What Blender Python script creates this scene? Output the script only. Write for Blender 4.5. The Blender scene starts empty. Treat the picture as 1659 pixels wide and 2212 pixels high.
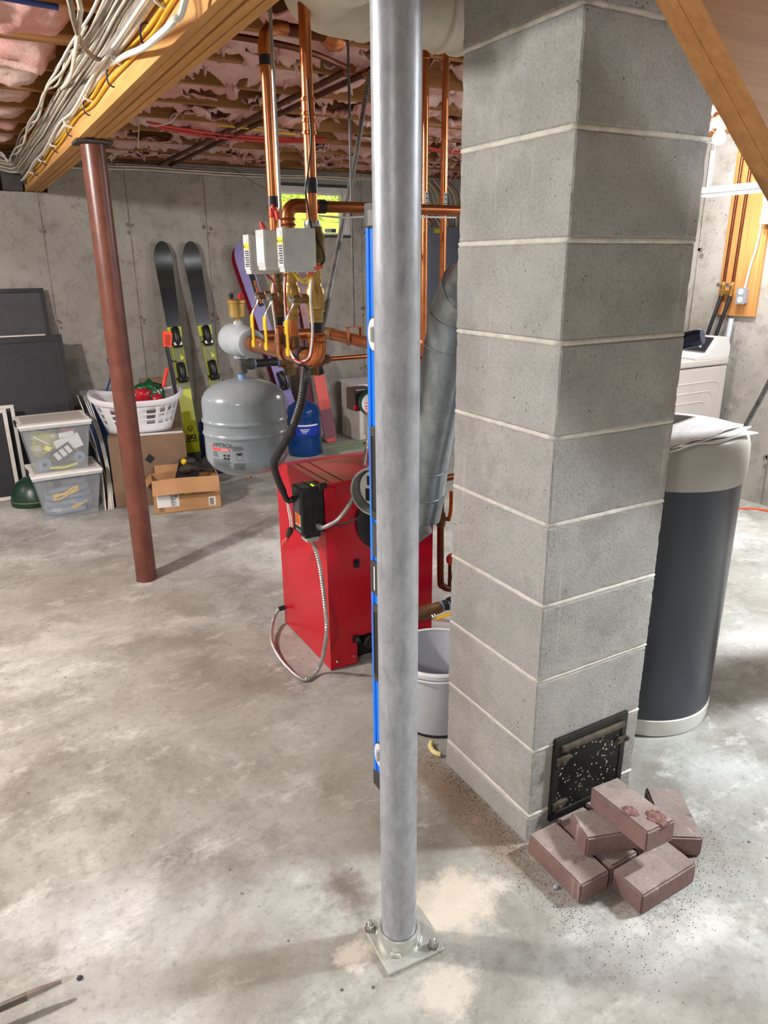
import bpy, bmesh, math, random
from mathutils import Vector, Matrix, noise
random.seed(7)
sc = bpy.context.scene
COL = sc.collection
PI = math.pi

# ------------------------------------------------------------------ camera
cam = bpy.data.cameras.new('camera')
cam.sensor_fit = 'AUTO'; cam.sensor_width = 36.0
cam.lens = 1569.02 / 2212 * 36.0
cam.clip_start = 0.02
cam_ob = bpy.data.objects.new('camera', cam); COL.objects.link(cam_ob)
CR, CU, CF = Vector((0.869710, -0.493484, -0.008892)), Vector((0.167484, 0.278129, 0.945829)), Vector((0.464278, 0.824086, -0.324542))
mm = Matrix((CR, CU, -CF)).transposed().to_4x4()
mm.translation = Vector((0, 0, 1.4659))
cam_ob.matrix_world = mm
sc.camera = cam_ob

# ------------------------------------------------------------------ world, lamps, exposure
w = bpy.data.worlds.new('world'); sc.world = w; w.use_nodes = True
bg = w.node_tree.nodes['Background']
bg.inputs[0].default_value = (0.75, 0.85, 1.0, 1); bg.inputs[1].default_value = 1.6

def lamp(kind, name, loc, power, color, size=0.1, size_y=None, rot=None):
    l = bpy.data.lights.new(name, kind); l.energy = power; l.color = color
    if kind == 'POINT': l.shadow_soft_size = size
    if kind == 'SUN': l.angle = 0.02
    if kind == 'AREA':
        l.shape = 'RECTANGLE' if size_y else 'SQUARE'; l.size = size
        if size_y: l.size_y = size_y
    o = bpy.data.objects.new(name, l); o.location = loc
    if rot: o.rotation_euler = rot
    COL.objects.link(o); return o

KEY = (-1.1, 2.5, 2.08)
lamp('POINT', 'basement_lamp', KEY, 192, (1.0, 0.99, 0.955), 0.07)
lamp('POINT', 'bulb_light', (3.72, 2.78, 2.02), 36, (0.94, 0.97, 1.0), 0.05)
lamp('AREA', 'shop_light_glow', (3.1, 0.3, 2.12), 135, (0.93, 0.96, 1.0), 0.5, 0.12)
lamp('AREA', 'ceiling_lamp_rear', (-1.4, -0.6, 2.12), 60, (1.0, 0.97, 0.93), 0.45, 0.12)
lamp('AREA', 'fill_light_far', (-2.3, 4.6, 2.12), 24, (1.0, 0.95, 0.88), 1.0, 0.12)  # unseen fill light, added to brighten the far left of the basement
lamp('SUN', 'sun', (0, 0, 8), 11.0, (1.0, 0.95, 0.72), rot=(math.radians(38), 0, math.radians(10)))
sc.view_settings.view_transform = 'Standard'
sc.view_settings.look = 'None'
sc.view_settings.gamma = 1.0
sc.view_settings.use_curve_mapping = False
sc.view_settings.exposure = 0.15

# ------------------------------------------------------------------ materials
def lin(c):
    return tuple((v / 255 / 12.92 if v / 255 <= 0.04045 else ((v / 255 + 0.055) / 1.055) ** 2.4) for v in c) + (1.0,)

class NT:
    """small node-tree builder"""
    def __init__(s, name):
        s.m = bpy.data.materials.new(name); s.m.use_nodes = True
        s.t = s.m.node_tree; s.b = s.t.nodes['Principled BSDF']
        g = s.t.nodes.new('ShaderNodeNewGeometry'); s.pos = g.outputs['Position']
    def n(s, typ, **kw):
        x = s.t.nodes.new(typ)
        for k, v in kw.items(): setattr(x, k, v)
        return x
    def link(s, a, b): s.t.links.new(a, b)
    def coords(s, scale=(1, 1, 1), loc=(0, 0, 0)):
        x = s.n('ShaderNodeMapping'); x.inputs['Scale'].default_value = scale; x.inputs['Location'].default_value = loc
        s.link(s.pos, x.inputs['Vector']); return x.outputs[0]
    def noise(s, scale, detail=4, rough=0.6, co=None, dist=0.0):
        x = s.n('ShaderNodeTexNoise'); x.inputs['Scale'].default_value = scale
        x.inputs['Detail'].default_value = detail; x.inputs['Roughness'].default_value = rough
        x.inputs['Distortion'].default_value = dist
        s.link(co or s.pos, x.inputs['Vector']); return x.outputs['Fac']
    def voro(s, scale, co=None):
        x = s.n('ShaderNodeTexVoronoi'); x.inputs['Scale'].default_value = scale
        s.link(co or s.pos, x.inputs['Vector']); return x.outputs['Distance']
    def ramp(s, fac, stops):
        x = s.n('ShaderNodeValToRGB'); e = x.color_ramp.elements
        while len(e) < len(stops): e.new(0.5)
        for el, (p, c) in zip(e, stops):
            el.position = p; el.color = c if len(c) == 4 else (c[0], c[1], c[2], 1)
        s.link(fac, x.inputs[0]); return x.outputs[0]
    def mask(s, fac, a, b):
        x = s.n('ShaderNodeMapRange'); x.inputs['From Min'].default_value = a; x.inputs['From Max'].default_value = b
        s.link(fac, x.inputs['Value']); return x.outputs[0]
    def mul(s, a, b):
        x = s.n('ShaderNodeMath', operation='MULTIPLY'); s.link(a, x.inputs[0])
        if isinstance(b, float): x.inputs[1].default_value = b
        else: s.link(b, x.inputs[1])
        return x.outputs[0]
    def mix(s, fac, a, b):
        x = s.n('ShaderNodeMix', data_type='RGBA')
        if isinstance(fac, float): x.inputs[0].default_value = fac
        else: s.link(fac, x.inputs[0])
        for v, i in ((a, 6), (b, 7)):
            if isinstance(v, tuple): x.inputs[i].default_value = v
            else: s.link(v, x.inputs[i])
        return x.outputs[2]
    def dist(s, p, scale=(1, 1, 1)):
        co = s.coords(scale, tuple(-a * b for a, b in zip(p, scale)))
        x = s.n('ShaderNodeVectorMath', operation='LENGTH'); s.link(co, x.inputs[0]); return x.outputs['Value']
    def bump(s, h, strength=0.3, distance=0.01):
        x = s.n('ShaderNodeBump'); x.inputs['Strength'].default_value = strength; x.inputs['Distance'].default_value = distance
        s.link(h, x.inputs['Height']); s.link(x.outputs[0], s.b.inputs['Normal'])
    def color(s, c):
        if isinstance(c, tuple): s.b.inputs['Base Color'].default_value = c
        else: s.link(c, s.b.inputs['Base Color'])
    def pr(s, rough=0.5, metal=0.0, spec=None):
        s.b.inputs['Roughness'].default_value = rough; s.b.inputs['Metallic'].default_value = metal
        if spec is not None: s.b.inputs['Specular IOR Level'].default_value = spec

MC = {}
def M(name, c1, c2=None, scale=12, rough=0.5, metal=0.0, bump=0.0, bscale=60, alpha=None, trans=0.0, emit=0.0, spec=None, lo=0.35, hi=0.65, stretch=(1, 1, 1)):
    if name in MC: return MC[name]
    t = NT(name); t.pr(rough, metal, spec)
    if c2 is None:
        c2 = tuple(v * 0.9 for v in c1)
    f = t.noise(scale, 5, 0.6, t.coords(stretch))
    t.color(t.ramp(f, [(lo, lin(c1)), (hi, lin(c2))]))
    if bump: t.bump(t.noise(bscale, 4, 0.6, t.coords(stretch)), bump, 0.004)
    if trans: t.b.inputs['Transmission Weight'].default_value = trans; t.b.inputs['IOR'].default_value = 1.2
    if alpha is not None: t.b.inputs['Alpha'].default_value = alpha
    if emit:
        t.b.inputs['Emission Color'].default_value = lin(c1); t.b.inputs['Emission Strength'].default_value = emit
    MC[name] = t.m
    return t.m

def wood(name, c1, c2, c3, axis=1, rough=0.65, fine=60):
    t = NT(name); t.pr(rough, 0, 0.3)
    sc1 = [9.0, 9.0, 9.0]; sc1[axis] = 0.7
    sc2 = [float(fine)] * 3; sc2[axis] = 2.0
    a = t.noise(1.0, 6, 0.65, t.coords(tuple(sc1)), 0.8)
    b = t.noise(1.0, 4, 0.6, t.coords(tuple(sc2)))
    c = t.mix(t.mask(b, 0.35, 0.7), t.ramp(a, [(0.3, lin(c1)), (0.7, lin(c2))]), lin(c3))
    c2_ = t.mix(t.mul(t.mask(b, 0.35, 0.7), 0.55), t.ramp(a, [(0.3, lin(c1)), (0.7, lin(c2))]), lin(c3))
    v = t.voro(2.2, t.coords((3.0, 3.0, 3.0)))
    knots = t.mask(v, 0.07, 0.03)
    t.color(t.mix(t.mul(knots, 0.55), c2_, lin((70, 40, 20))))
    t.bump(b, 0.15, 0.002)
    return t.m

def concrete_wall():
    t = NT('poured_concrete'); t.pr(0.9, 0, 0.2)
    a = t.noise(1.6, 6, 0.65); b = t.noise(9, 6, 0.7); c = t.voro(26)
    col = t.ramp(a, [(0.3, lin((150, 146, 137))), (0.7, lin((176, 172, 163)))])
    col = t.mix(t.mul(t.mask(b, 0.5, 0.68), 0.6), col, lin((120, 114, 104)))
    pit = t.mask(t.voro(30), 0.17, 0.07)
    pitm = t.mul(pit, t.mask(t.noise(2.3, 3), 0.45, 0.6))
    col = t.mix(t.mul(pitm, 0.85), col, lin((78, 72, 66)))
    # small blotches round the form ties
    col = t.mix(t.mul(t.mask(t.noise(5, 4), 0.62, 0.75), 0.3), col, lin((205, 199, 186)))
    t.color(col); t.bump(t.noise(45, 6, 0.7), 0.25, 0.006)
    return t.m

def floor_mat():
    t = NT('floor_concrete'); t.pr(0.78, 0, 0.3)
    big = t.noise(0.95, 7, 0.62, None, 0.5); med = t.noise(2.6, 8, 0.66, None, 0.4); fine = t.noise(38, 6, 0.7)
    col = t.ramp(med, [(0.32, lin((135, 134, 126))), (0.5, lin((164, 166, 159))), (0.68, lin((184, 188, 183)))])
    col = t.mix(t.mul(t.mask(big, 0.5, 0.64), 0.85), col, lin((218, 220, 216)))       # chalky bloom
    col = t.mix(t.mul(t.mask(t.noise(2.6, 6, 0.7, t.coords((1, 1, 1), (3.1, 5.2, 0))), 0.51, 0.64), 0.6), col, lin((118, 114, 105)))
    col = t.mix(t.mul(t.mask(t.noise(5, 8, 0.75, t.coords((1, 1.5, 1), (7, 1, 0))), 0.54, 0.66), 0.6), col, lin((222, 223, 219)))
    col = t.mix(t.mul(t.mask(fine, 0.52, 0.7), 0.45), col, lin((112, 106, 98)))
    # dark crumbs, scuffs
    col = t.mix(t.mul(t.mask(t.voro(17), 0.085, 0.05), t.mask(t.noise(3, 2), 0.5, 0.6)), col, lin((62, 56, 52)))
    col = t.mix(t.mul(t.mask(t.noise(3.0, 9, 0.8, t.coords((2.2, 5, 1))), 0.66, 0.72), 0.6), col, lin((88, 80, 74)))
    # scattered dark flecks and fine grit
    col = t.mix(t.mul(t.mask(t.noise(95, 4, 0.75), 0.60, 0.70), 0.5), col, lin((96, 90, 84)))
    col = t.mix(t.mul(t.mask(t.noise(70, 4, 0.75, t.coords((1, 1, 1), (9, 4, 2))), 0.62, 0.72), 0.5), col, lin((232, 231, 227)))
    col = t.mix(t.mul(t.mask(t.noise(0.8, 5, 0.6, t.coords((1, 1, 1), (2.2, 7.4, 0))), 0.45, 0.62), 0.45), col, lin((146, 139, 127)))
    # drilled concrete dust round the new column
    d = t.dist((0.80, 1.10, 0), (1.0, 1.5, 1)); wob = t.noise(16, 9, 0.78)
    s = t.n('ShaderNodeMath', operation='ADD'); t.link(d, s.inputs[0]); t.link(t.mul(wob, 0.34), s.inputs[1])
    col = t.mix(t.mul(t.mask(s.outputs[0], 0.33, 0.25), 0.7), col, lin((222, 212, 194)))
    d2 = t.dist((0.66, 0.93, 0), (2.0, 2.6, 1)); s2 = t.n('ShaderNodeMath', operation='ADD'); t.link(d2, s2.inputs[0]); t.link(t.mul(wob, 0.44), s2.inputs[1])
    col = t.mix(t.mul(t.mask(s2.outputs[0], 0.40, 0.31), 0.65), col, lin((222, 213, 197)))
    d3 = t.dist((0.53, 1.10, 0), (2.2, 3.4, 1)); s3 = t.n('ShaderNodeMath', operation='ADD'); t.link(d3, s3.inputs[0]); t.link(t.mul(wob, 0.44), s3.inputs[1])
    col = t.mix(t.mul(t.mask(s3.outputs[0], 0.36, 0.28), 0.8), col, lin((226, 219, 207)))
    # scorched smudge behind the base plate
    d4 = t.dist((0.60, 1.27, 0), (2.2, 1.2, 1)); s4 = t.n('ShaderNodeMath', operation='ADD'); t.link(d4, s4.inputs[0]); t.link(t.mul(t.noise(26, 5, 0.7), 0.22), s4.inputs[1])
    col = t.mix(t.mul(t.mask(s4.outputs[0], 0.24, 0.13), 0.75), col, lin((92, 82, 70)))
    # brown grit against the chimney foot
    d5 = t.dist((1.02, 1.33, 0), (3.6, 0.75, 1)); s5 = t.n('ShaderNodeMath', operation='ADD'); t.link(d5, s5.inputs[0]); t.link(t.mul(t.noise(60, 5, 0.75), 0.4), s5.inputs[1])
    col = t.mix(t.mul(t.mask(s5.outputs[0], 0.48, 0.32), 0.7), col, lin((122, 100, 78)))
    d6 = t.dist((1.25, 0.99, 0), (1.7, 2.2, 1)); s6 = t.n('ShaderNodeMath', operation='ADD'); t.link(d6, s6.inputs[0]); t.link(t.mul(t.noise(90, 5, 0.75), 0.55), s6.inputs[1])
    col = t.mix(t.mul(t.mask(s6.outputs[0], 0.66, 0.5), 0.6), col, lin((104, 88, 78)))
    t.color(col); t.bump(t.noise(26, 7, 0.7), 0.3, 0.008)
    return t.m

def block_mat(name, dark=0.0):
    t = NT(name); t.pr(0.95, 0, 0.15)
    a = t.noise(3.5, 5, 0.6); f = t.noise(150, 4, 0.7); g = t.voro(120)
    col = t.ramp(a, [(0.3, lin((156, 156, 152))), (0.7, lin((179, 179, 175)))])
    col = t.mix(t.mul(t.mask(f, 0.48, 0.68), 0.5), col, lin((126, 124, 116)))
    col = t.mix(t.mul(t.mask(g, 0.18, 0.08), t.mask(t.noise(40, 2), 0.5, 0.62)), col, lin((205, 201, 190)))
    col = t.mix(t.mul(t.mask(t.voro(60), 0.2, 0.08), t.mask(t.noise(22, 2), 0.55, 0.65)), col, lin((84, 80, 72)))
    col = t.mix(t.mul(t.mask(t.noise(8, 6, 0.7), 0.5, 0.7), 0.4), col, lin((196, 193, 183)))
    col = t.mix(t.mul(t.mask(t.noise(6, 6, 0.7, t.coords((1, 1, 1), (5, 3, 1))), 0.52, 0.7), 0.4), col, lin((126, 122, 112)))
    # lime runs
    col = t.mix(t.mul(t.mask(t.noise(1.0, 4, 0.6, t.coords((26, 26, 1.6))), 0.63, 0.74), 0.5), col, lin((216, 214, 207)))
    t.color(col); t.bump(f, 0.6, 0.004)
    return t.m

def galv(name, c1=(192, 196, 203), c2=(148, 152, 160), metal=0.25, rough=0.4, scale=34):
    t = NT(name); t.pr(rough, metal)
    a = t.noise(scale, 7, 0.75, t.coords((1, 1, 0.55)), 0.15); b = t.noise(1.0, 4, 0.6, t.coords((60, 60, 4)))
    col = t.ramp(a, [(0.3, lin(c1)), (0.7, lin(c2))])
    col = t.mix(t.mul(t.mask(b, 0.55, 0.75), 0.35), col, lin((116, 118, 124)))
    t.color(col); t.bump(a, 0.08, 0.003)
    return t.m

def copper(name, c1, c2, rough=0.28, scale=9):
    t = NT(name); t.pr(rough, 0.9)
    a = t.noise(scale, 5, 0.7, None, 0.6)
    t.color(t.ramp(a, [(0.3, lin(c1)), (0.7, lin(c2))]))
    return t.m

m_floor = floor_mat(); m_wall = concrete_wall()
m_block = block_mat('chimney_block'); m_mortar = M('mortar', (220, 217, 208), (198, 195, 186), 30, 0.95, bump=0.6, bscale=120)
m_beam = wood('beam_wood', (216, 166, 102), (200, 146, 82), (166, 110, 58), 1)
m_joist = wood('joist_wood', (176, 126, 78), (150, 102, 58), (120, 78, 42), 0)
m_string = wood('stringer_wood', (188, 136, 86), (170, 118, 70), (138, 90, 50), 0)
m_deck = wood('subfloor_plywood', (150, 110, 72), (128, 90, 56), (104, 70, 42), 0)
m_board = wood('hookup_board_wood', (202, 146, 88), (186, 128, 70), (150, 96, 48), 2)
m_galv = galv('galvanized_post'); m_duct = galv('galvanized_flue', (176, 186, 190), (134, 144, 148), 0.8, 0.3, 34)
m_zinc = galv('zinc_plate', (214, 217, 210), (188, 192, 184), 0.5, 0.36, 30)
m_rust = M('red_primer_column', (114, 67, 55), (92, 53, 43), 14, 0.36, bump=0.15, bscale=40)
m_darkplate = M('dark_steel', (70, 62, 58), (52, 46, 44), 20, 0.6)
m_cu = copper('bright_copper', (226, 150, 100), (196, 114, 70), 0.27)
m_cuold = copper('aged_copper', (176, 106, 66), (140, 76, 46), 0.35)
m_cudark = copper('dark_copper', (120, 70, 46), (92, 52, 36), 0.42)
m_brass = M('brass', (204, 172, 104), (174, 140, 78), 18, 0.34, 0.8)
m_brassdull = M('dull_bronze', (134, 106, 74), (110, 84, 56), 18, 0.5, 0.6)
m_chrome = M('bright_nut', (205, 205, 202), (180, 180, 178), 18, 0.22, 0.9)
m_alu = M('brushed_aluminium', (214, 216, 216), (198, 200, 200), 30, 0.38, 0.25)
m_tape = M('black_tape', (26, 26, 30), (36, 36, 40), 20, 0.4)
m_black = M('black_plastic', (24, 24, 27), (32, 32, 36), 15, 0.35)
m_blackiron = M('black_iron', (44, 42, 42), (60, 56, 54), 30, 0.5, 0.3)
m_greyiron = M('grey_iron', (104, 100, 96), (84, 80, 78), 30, 0.5, 0.3)
m_greypaint = M('grey_cast_paint', (168, 176, 182), (156, 164, 170), 15, 0.35)
m_white = M('white_plastic', (232, 232, 236), (222, 222, 228), 8, 0.4)
m_white2 = M('white_paint', (226, 222, 214), (212, 208, 200), 8, 0.5)
m_red = M('red_enamel', (206, 12, 42), (194, 10, 36), 3, 0.22)
m_redtop = M('red_enamel_cover', (196, 26, 42), (184, 20, 36), 3, 0.28)
m_yellow = M('yellow_plastic', (244, 196, 30), (232, 182, 22), 10, 0.4)
m_yellowlab = M('yellow_label', (240, 236, 60), (236, 230, 50), 10, 0.5)
m_ink = M('black_ink', (22, 22, 24), (28, 28, 30), 10, 0.6)
m_redink = M('red_ink', (226, 70, 62), (220, 64, 56), 10, 0.6)
m_whitelab = M('white_label', (236, 236, 234), (228, 228, 226), 10, 0.55)
m_wirenut = M('red_wire_nut', (232, 96, 84), (220, 84, 74), 10, 0.45)
m_cable = M('cable_jacket_cream', (226, 216, 198), (206, 196, 178), 20, 0.5)
m_cablegrey = M('cable_jacket_grey', (150, 138, 124), (126, 116, 104), 20, 0.6)
m_cableyel = M('cable_jacket_yellow', (232, 186, 52), (216, 168, 38), 20, 0.5)
m_flex = M('flexible_steel', (186, 186, 182), (160, 160, 156), 25, 0.35, 0.6)
m_flexdark = M('flexible_steel_grey', (134, 132, 128), (110, 108, 106), 25, 0.45, 0.5)
m_ins = None

# ------------------------------------------------------------------ geometry helpers
def mesh(name, verts, faces, mat, parent=None, smooth=False):
    me = bpy.data.meshes.new(name); me.from_pydata([tuple(v) for v in verts], [], faces); me.update()
    return link(name, me, mat, parent, smooth)

def link(name, me, mat, parent=None, smooth=False):
    if mat is not None: me.materials.append(mat)
    if smooth:
        for p in me.polygons: p.use_smooth = True
    o = bpy.data.objects.new(name, me); COL.objects.link(o)
    if parent is not None: attach(o, parent)
    return o

def world_loc(o):
    v = Vector((0, 0, 0))
    return o.get('_base') and Vector(o['_base']) or v

BASE = {}
def attach(o, parent):
    o.parent = parent
    b = BASE.get(parent.name, Matrix.Identity(4))
    o.matrix_parent_inverse = b.inverted()

def thing(name, label, cat, loc=(0, 0, 0), group=None):
    o = bpy.data.objects.new(name, None); o.empty_display_size = 0.05
    COL.objects.link(o); o.location = loc
    BASE[o.name] = Matrix.Translation(Vector(loc))
    return tag(o, label, cat, group)

def tag(o, label, cat, group=None):
    o['label'] = label; o['category'] = cat
    if group: o['group'] = group
    return o

def struct(o): o['kind'] = 'structure'; return o

class G:
    """collects solids into one mesh"""
    def __init__(s): s.v = []; s.f = []
    def add(s, v, f, mx=None):
        n = len(s.v)
        s.v += [tuple(mx @ Vector(p)) if mx else tuple(p) for p in v]
        s.f += [tuple(i + n for i in q) for q in f]; return s
    def box(s, x0, x1, y0, y1, z0, z1, bev=0.0, mx=None):
        if bev > 0:
            bm = bmesh.new(); bmesh.ops.create_cube(bm, size=1)
            for v in bm.verts:
                v.co = Vector(((x0 + x1) / 2 + v.co.x * (x1 - x0), (y0 + y1) / 2 + v.co.y * (y1 - y0), (z0 + z1) / 2 + v.co.z * (z1 - z0)))
            bmesh.ops.bevel(bm, geom=bm.edges[:], offset=bev, segments=2, affect='EDGES', profile=0.6)
            bm.verts.index_update()
            s.add([v.co[:] for v in bm.verts], [[v.index for v in f.verts] for f in bm.faces], mx); bm.free(); return s
        v = [(x0, y0, z0), (x1, y0, z0), (x1, y1, z0), (x0, y1, z0), (x0, y0, z1), (x1, y0, z1), (x1, y1, z1), (x0, y1, z1)]
        return s.add(v, [(0, 3, 2, 1), (4, 5, 6, 7), (0, 1, 5, 4), (1, 2, 6, 5), (2, 3, 7, 6), (3, 0, 4, 7)], mx)
    def lathe(s, prof, seg=32, mx=None, cap=True):
        v = []; f = []
        for r, z in prof:
            for k in range(seg):
                a = 2 * PI * k / seg; v.append((r * math.cos(a), r * math.sin(a), z))
        for i in range(len(prof) - 1):
            for k in range(seg):
                k2 = (k + 1) % seg
                f.append((i * seg + k, i * seg + k2, (i + 1) * seg + k2, (i + 1) * seg + k))
        if cap:
            f.append(tuple(range(seg))[::-1]); f.append(tuple((len(prof) - 1) * seg + k for k in range(seg)))
        return s.add(v, f, mx)
    def cyl(s, a, b, r, r2=None, seg=20):
        a, b = Vector(a), Vector(b); d = b - a
        mx = Matrix.Translation(a) @ d.to_track_quat('Z', 'Y').to_matrix().to_4x4()
        return s.lathe([(r, 0), (r2 if r2 is not None else r, d.length)], seg, mx)
    def turned(s, a, b, prof, seg=24):
        """prof = [(r, t 0..1)] along a->b"""
        a, b = Vector(a), Vector(b); d = b - a
        mx = Matrix.Translation(a) @ d.to_track_quat('Z', 'Y').to_matrix().to_4x4()
        return s.lathe([(r, t * d.length) for r, t in prof], seg, mx)
    def prism(s, poly, depth, mx=None):
        """poly in local XY, extruded along +Z"""
        n = len(poly)
        v = [(x, y, 0) for x, y in poly] + [(x, y, depth) for x, y in poly]
        f = [tuple(range(n))[::-1], tuple(range(n, 2 * n))] + [(i, (i + 1) % n, n + (i + 1) % n, n + i) for i in range(n)]
        return s.add(v, f, mx)
    def tube(s, pts, r, seg=10, step=None, rfun=None, sub=6, smooth=True, flat=1.0):
        pts = [Vector(p) for p in pts]
        if smooth and len(pts) > 2:
            q = []
            for i in range(len(pts) - 1):
                p0 = pts[max(i - 1, 0)]; p1 = pts[i]; p2 = pts[i + 1]; p3 = pts[min(i + 2, len(pts) - 1)]
                for k in range(sub):
                    t = k / sub
                    q.append(0.5 * ((2 * p1) + (p2 - p0) * t + (2 * p0 - 5 * p1 + 4 * p2 - p3) * t * t + (3 * p1 - p0 - 3 * p2 + p3) * t ** 3))
            q.append(pts[-1]); pts = q
        if step:
            out = [pts[0]]; acc = 0.0
            for a, b in zip(pts, pts[1:]):
                L = (b - a).length
                if L < 1e-9: continue
                pos = step - acc
                while pos <= L:
                    out.append(a.lerp(b, pos / L)); pos += step
                acc = L - (pos - step)
            pts = out
        t0 = (pts[1] - pts[0]).normalized()
        up = Vector((0, 0, 1)) if abs(t0.z) < 0.9 else Vector((1, 0, 0))
        nrm = t0.cross(up).normalized(); v = []; f = []
        for i, p in enumerate(pts):
            t = (pts[min(i + 1, len(pts) - 1)] - pts[max(i - 1, 0)]).normalized()
            nrm = (nrm - t * nrm.dot(t)).normalized(); bn = t.cross(nrm)
            rr = r * (rfun(i, len(pts)) if rfun else 1.0)
            for k in range(seg):
                a = 2 * PI * k / seg; v.append(p + nrm * (math.cos(a) * rr) + bn * (math.sin(a) * rr * flat))
        for i in range(len(pts) - 1):
            for k in range(seg):
                k2 = (k + 1) % seg
                f.append((i * seg + k, (i + 1) * seg + k, (i + 1) * seg + k2, i * seg + k2))
        f.append(tuple(range(seg))); f.append(tuple((len(pts) - 1) * seg + k for k in range(seg))[::-1])
        return s.add(v, f)
    def corr(s, pts, r, pitch=0.006, seg=10, depth=0.14):
        return s.tube(pts, r, seg, step=pitch / 2, rfun=lambda i, n: 1.0 if i % 2 else 1.0 - depth, sub=14)
    def build(s, name, mat, parent=None, smooth=False, auto=True):
        o = mesh(name, s.v, s.f, mat, parent, smooth)
        if smooth and auto:
            try: o.data.set_sharp_from_angle(angle=math.radians(42))
            except Exception: pass
        return o

def frame(origin, xdir, ydir):
    """matrix whose local X, Y follow xdir, ydir"""
    x = Vector(xdir).normalized(); z = x.cross(Vector(ydir)).normalized(); y = z.cross(x)
    m = Matrix((x, y, z)).transposed().to_4x4(); m.translation = Vector(origin); return m

def text(name, body, mx, size, mat, parent=None, sx=1.0, bold=0.0, align='LEFT', wrap=None):
    c = bpy.data.curves.new(name, 'FONT'); c.body = body; c.size = size; c.offset = bold; c.align_x = align; c.resolution_u = 3
    tmp = bpy.data.objects.new(name, c); COL.objects.link(tmp)
    bpy.context.view_layer.update()
    me = bpy.data.meshes.new_from_object(tmp.evaluated_get(bpy.context.evaluated_depsgraph_get()))
    bpy.data.objects.remove(tmp); bpy.data.curves.remove(c)
    for v in me.vertices:
        p = Vector((v.co.x * sx, v.co.y, 0.0))
        v.co = wrap(p.x, p.y) if wrap else mx @ p
    me.materials.clear()
    return link(name, me, mat, parent)

def sheet(fn, nu, nv, thick=0.0):
    """grid surface fn(u,v) -> point, u,v in 0..1 ; returns verts, faces (closed when thick)"""
    v = [Vector(fn(i / nu, j / nv)) for j in range(nv + 1) for i in range(nu + 1)]
    f = [(j * (nu + 1) + i, j * (nu + 1) + i + 1, (j + 1) * (nu + 1) + i + 1, (j + 1) * (nu + 1) + i) for j in range(nv) for i in range(nu)]
    if thick:
        me = bpy.data.meshes.new('t'); me.from_pydata([tuple(p) for p in v], [], f); me.update()
        N = [Vector(x.normal) for x in me.vertices]; bpy.data.meshes.remove(me)
        n = len(v); v2 = [p - q * thick for p, q in zip(v, N)]
        f2 = [tuple(n + i for i in q[::-1]) for q in f]
        ring = [i for i in range(nu + 1)] + [j * (nu + 1) + nu for j in range(1, nv + 1)] + [nv * (nu + 1) + i for i in range(nu - 1, -1, -1)] + [j * (nu + 1) for j in range(nv - 1, 0, -1)]
        side = [(ring[(k + 1) % len(ring)], ring[k], n + ring[k], n + ring[(k + 1) % len(ring)]) for k in range(len(ring))]
        return v + v2, f + f2 + side
    return v, f

# ------------------------------------------------------------------ the shell
YW, XW, XL, YF = 5.88, 4.21, -3.6, -2.8
ZT, ZJ, ZD = 2.17, 2.18, 2.42
struct(G().box(XL - 0.2, XW + 0.2, YF - 0.2, YW + 0.2, -0.12, 0.0).build('floor', m_floor))
g = G()
for x0, x1, z0, z1 in ((XL - 0.2, 0.38, 0, ZT), (0.38, 0.68, 0, 1.945), (0.68, 2.33, 0, ZT), (2.33, 3.03, 0, 1.69), (2.33, 3.03, 2.06, ZT), (3.03, XW + 0.2, 0, ZT)):
    g.box(x0, x1, YW, YW + 0.2, z0, z1)
g.box(0.38, 0.68, YW + 0.13, YW + 0.2, 1.945, ZT)
wall_back = struct(g.build('wall_back', m_wall))
g = G()                                            # form-panel fins standing proud of the concrete
for x in (-2.31, -1.73, -1.14, -0.56, 0.03, 0.612, 1.20, 1.775, 2.36, 3.12, 3.70):
    z1 = 1.68 if 2.33 < x < 3.03 else 2.165
    if 0.38 < x < 0.68: z1 = 1.94
    z = 0.0
    while z < z1:
        h = random.uniform(0.05, 0.16); zz = min(z + h, z1)
        wd = random.choice((0.0015, 0.002, 0.003))
        g.box(x - wd, x + wd, YW - random.uniform(0.001, 0.004), YW + 0.005, z, zz); z = zz
    for zt in (0.55, 1.06, 1.72):
        for k in range(3):
            a = random.uniform(0, 6.3); r = random.uniform(0.008, 0.02)
            g.cyl((x + math.cos(a) * 0.03, YW + 0.004, zt + math.sin(a) * 0.03), (x + math.cos(a) * 0.03, YW - 0.003, zt + math.sin(a) * 0.03), r, r * 0.8, 7)
fins = g.build('form_fin', M('form_fin_concrete', (128, 120, 108), (112, 104, 94), 20, 0.9), wall_back); fins['kind'] = 'stuff'
wall_right = struct(G().box(XW, XW + 0.2, YF - 0.2, YW, 0, ZT + 0.01).build('wall_right', m_wall))
g = G()
for y in (-1.6, -1.0, -0.4, 0.2, 0.8, 1.4, 2.02, 2.62, 3.32, 3.95, 4.6):
    z = 0.0
    while z < 2.1:
        zz = z + random.uniform(0.05, 0.16); wd = random.choice((0.0015, 0.002, 0.003))
        g.box(XW - random.uniform(0.001, 0.004), XW + 0.005, y - wd, y + wd, z, zz); z = zz
    for zt in (0.28, 0.8, 1.5):
        for k in range(4):
            a = random.uniform(0, 6.3); r = random.uniform(0.008, 0.022)
            g.cyl((XW + 0.004, y + math.cos(a) * 0.03, zt + math.sin(a) * 0.03), (XW - 0.003, y + math.cos(a) * 0.03, zt + math.sin(a) * 0.03), r, r * 0.8, 7)
f2 = g.build('form_fin', MC['form_fin_concrete'], wall_right); f2['kind'] = 'stuff'
struct(G().box(XL - 0.2, XL, YF - 0.2, YW, 0, ZD).build('wall_left', m_wall))
struct(G().box(XL, XW, YF - 0.2, YF, 0, ZD).build('wall_front', m_wall))
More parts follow.
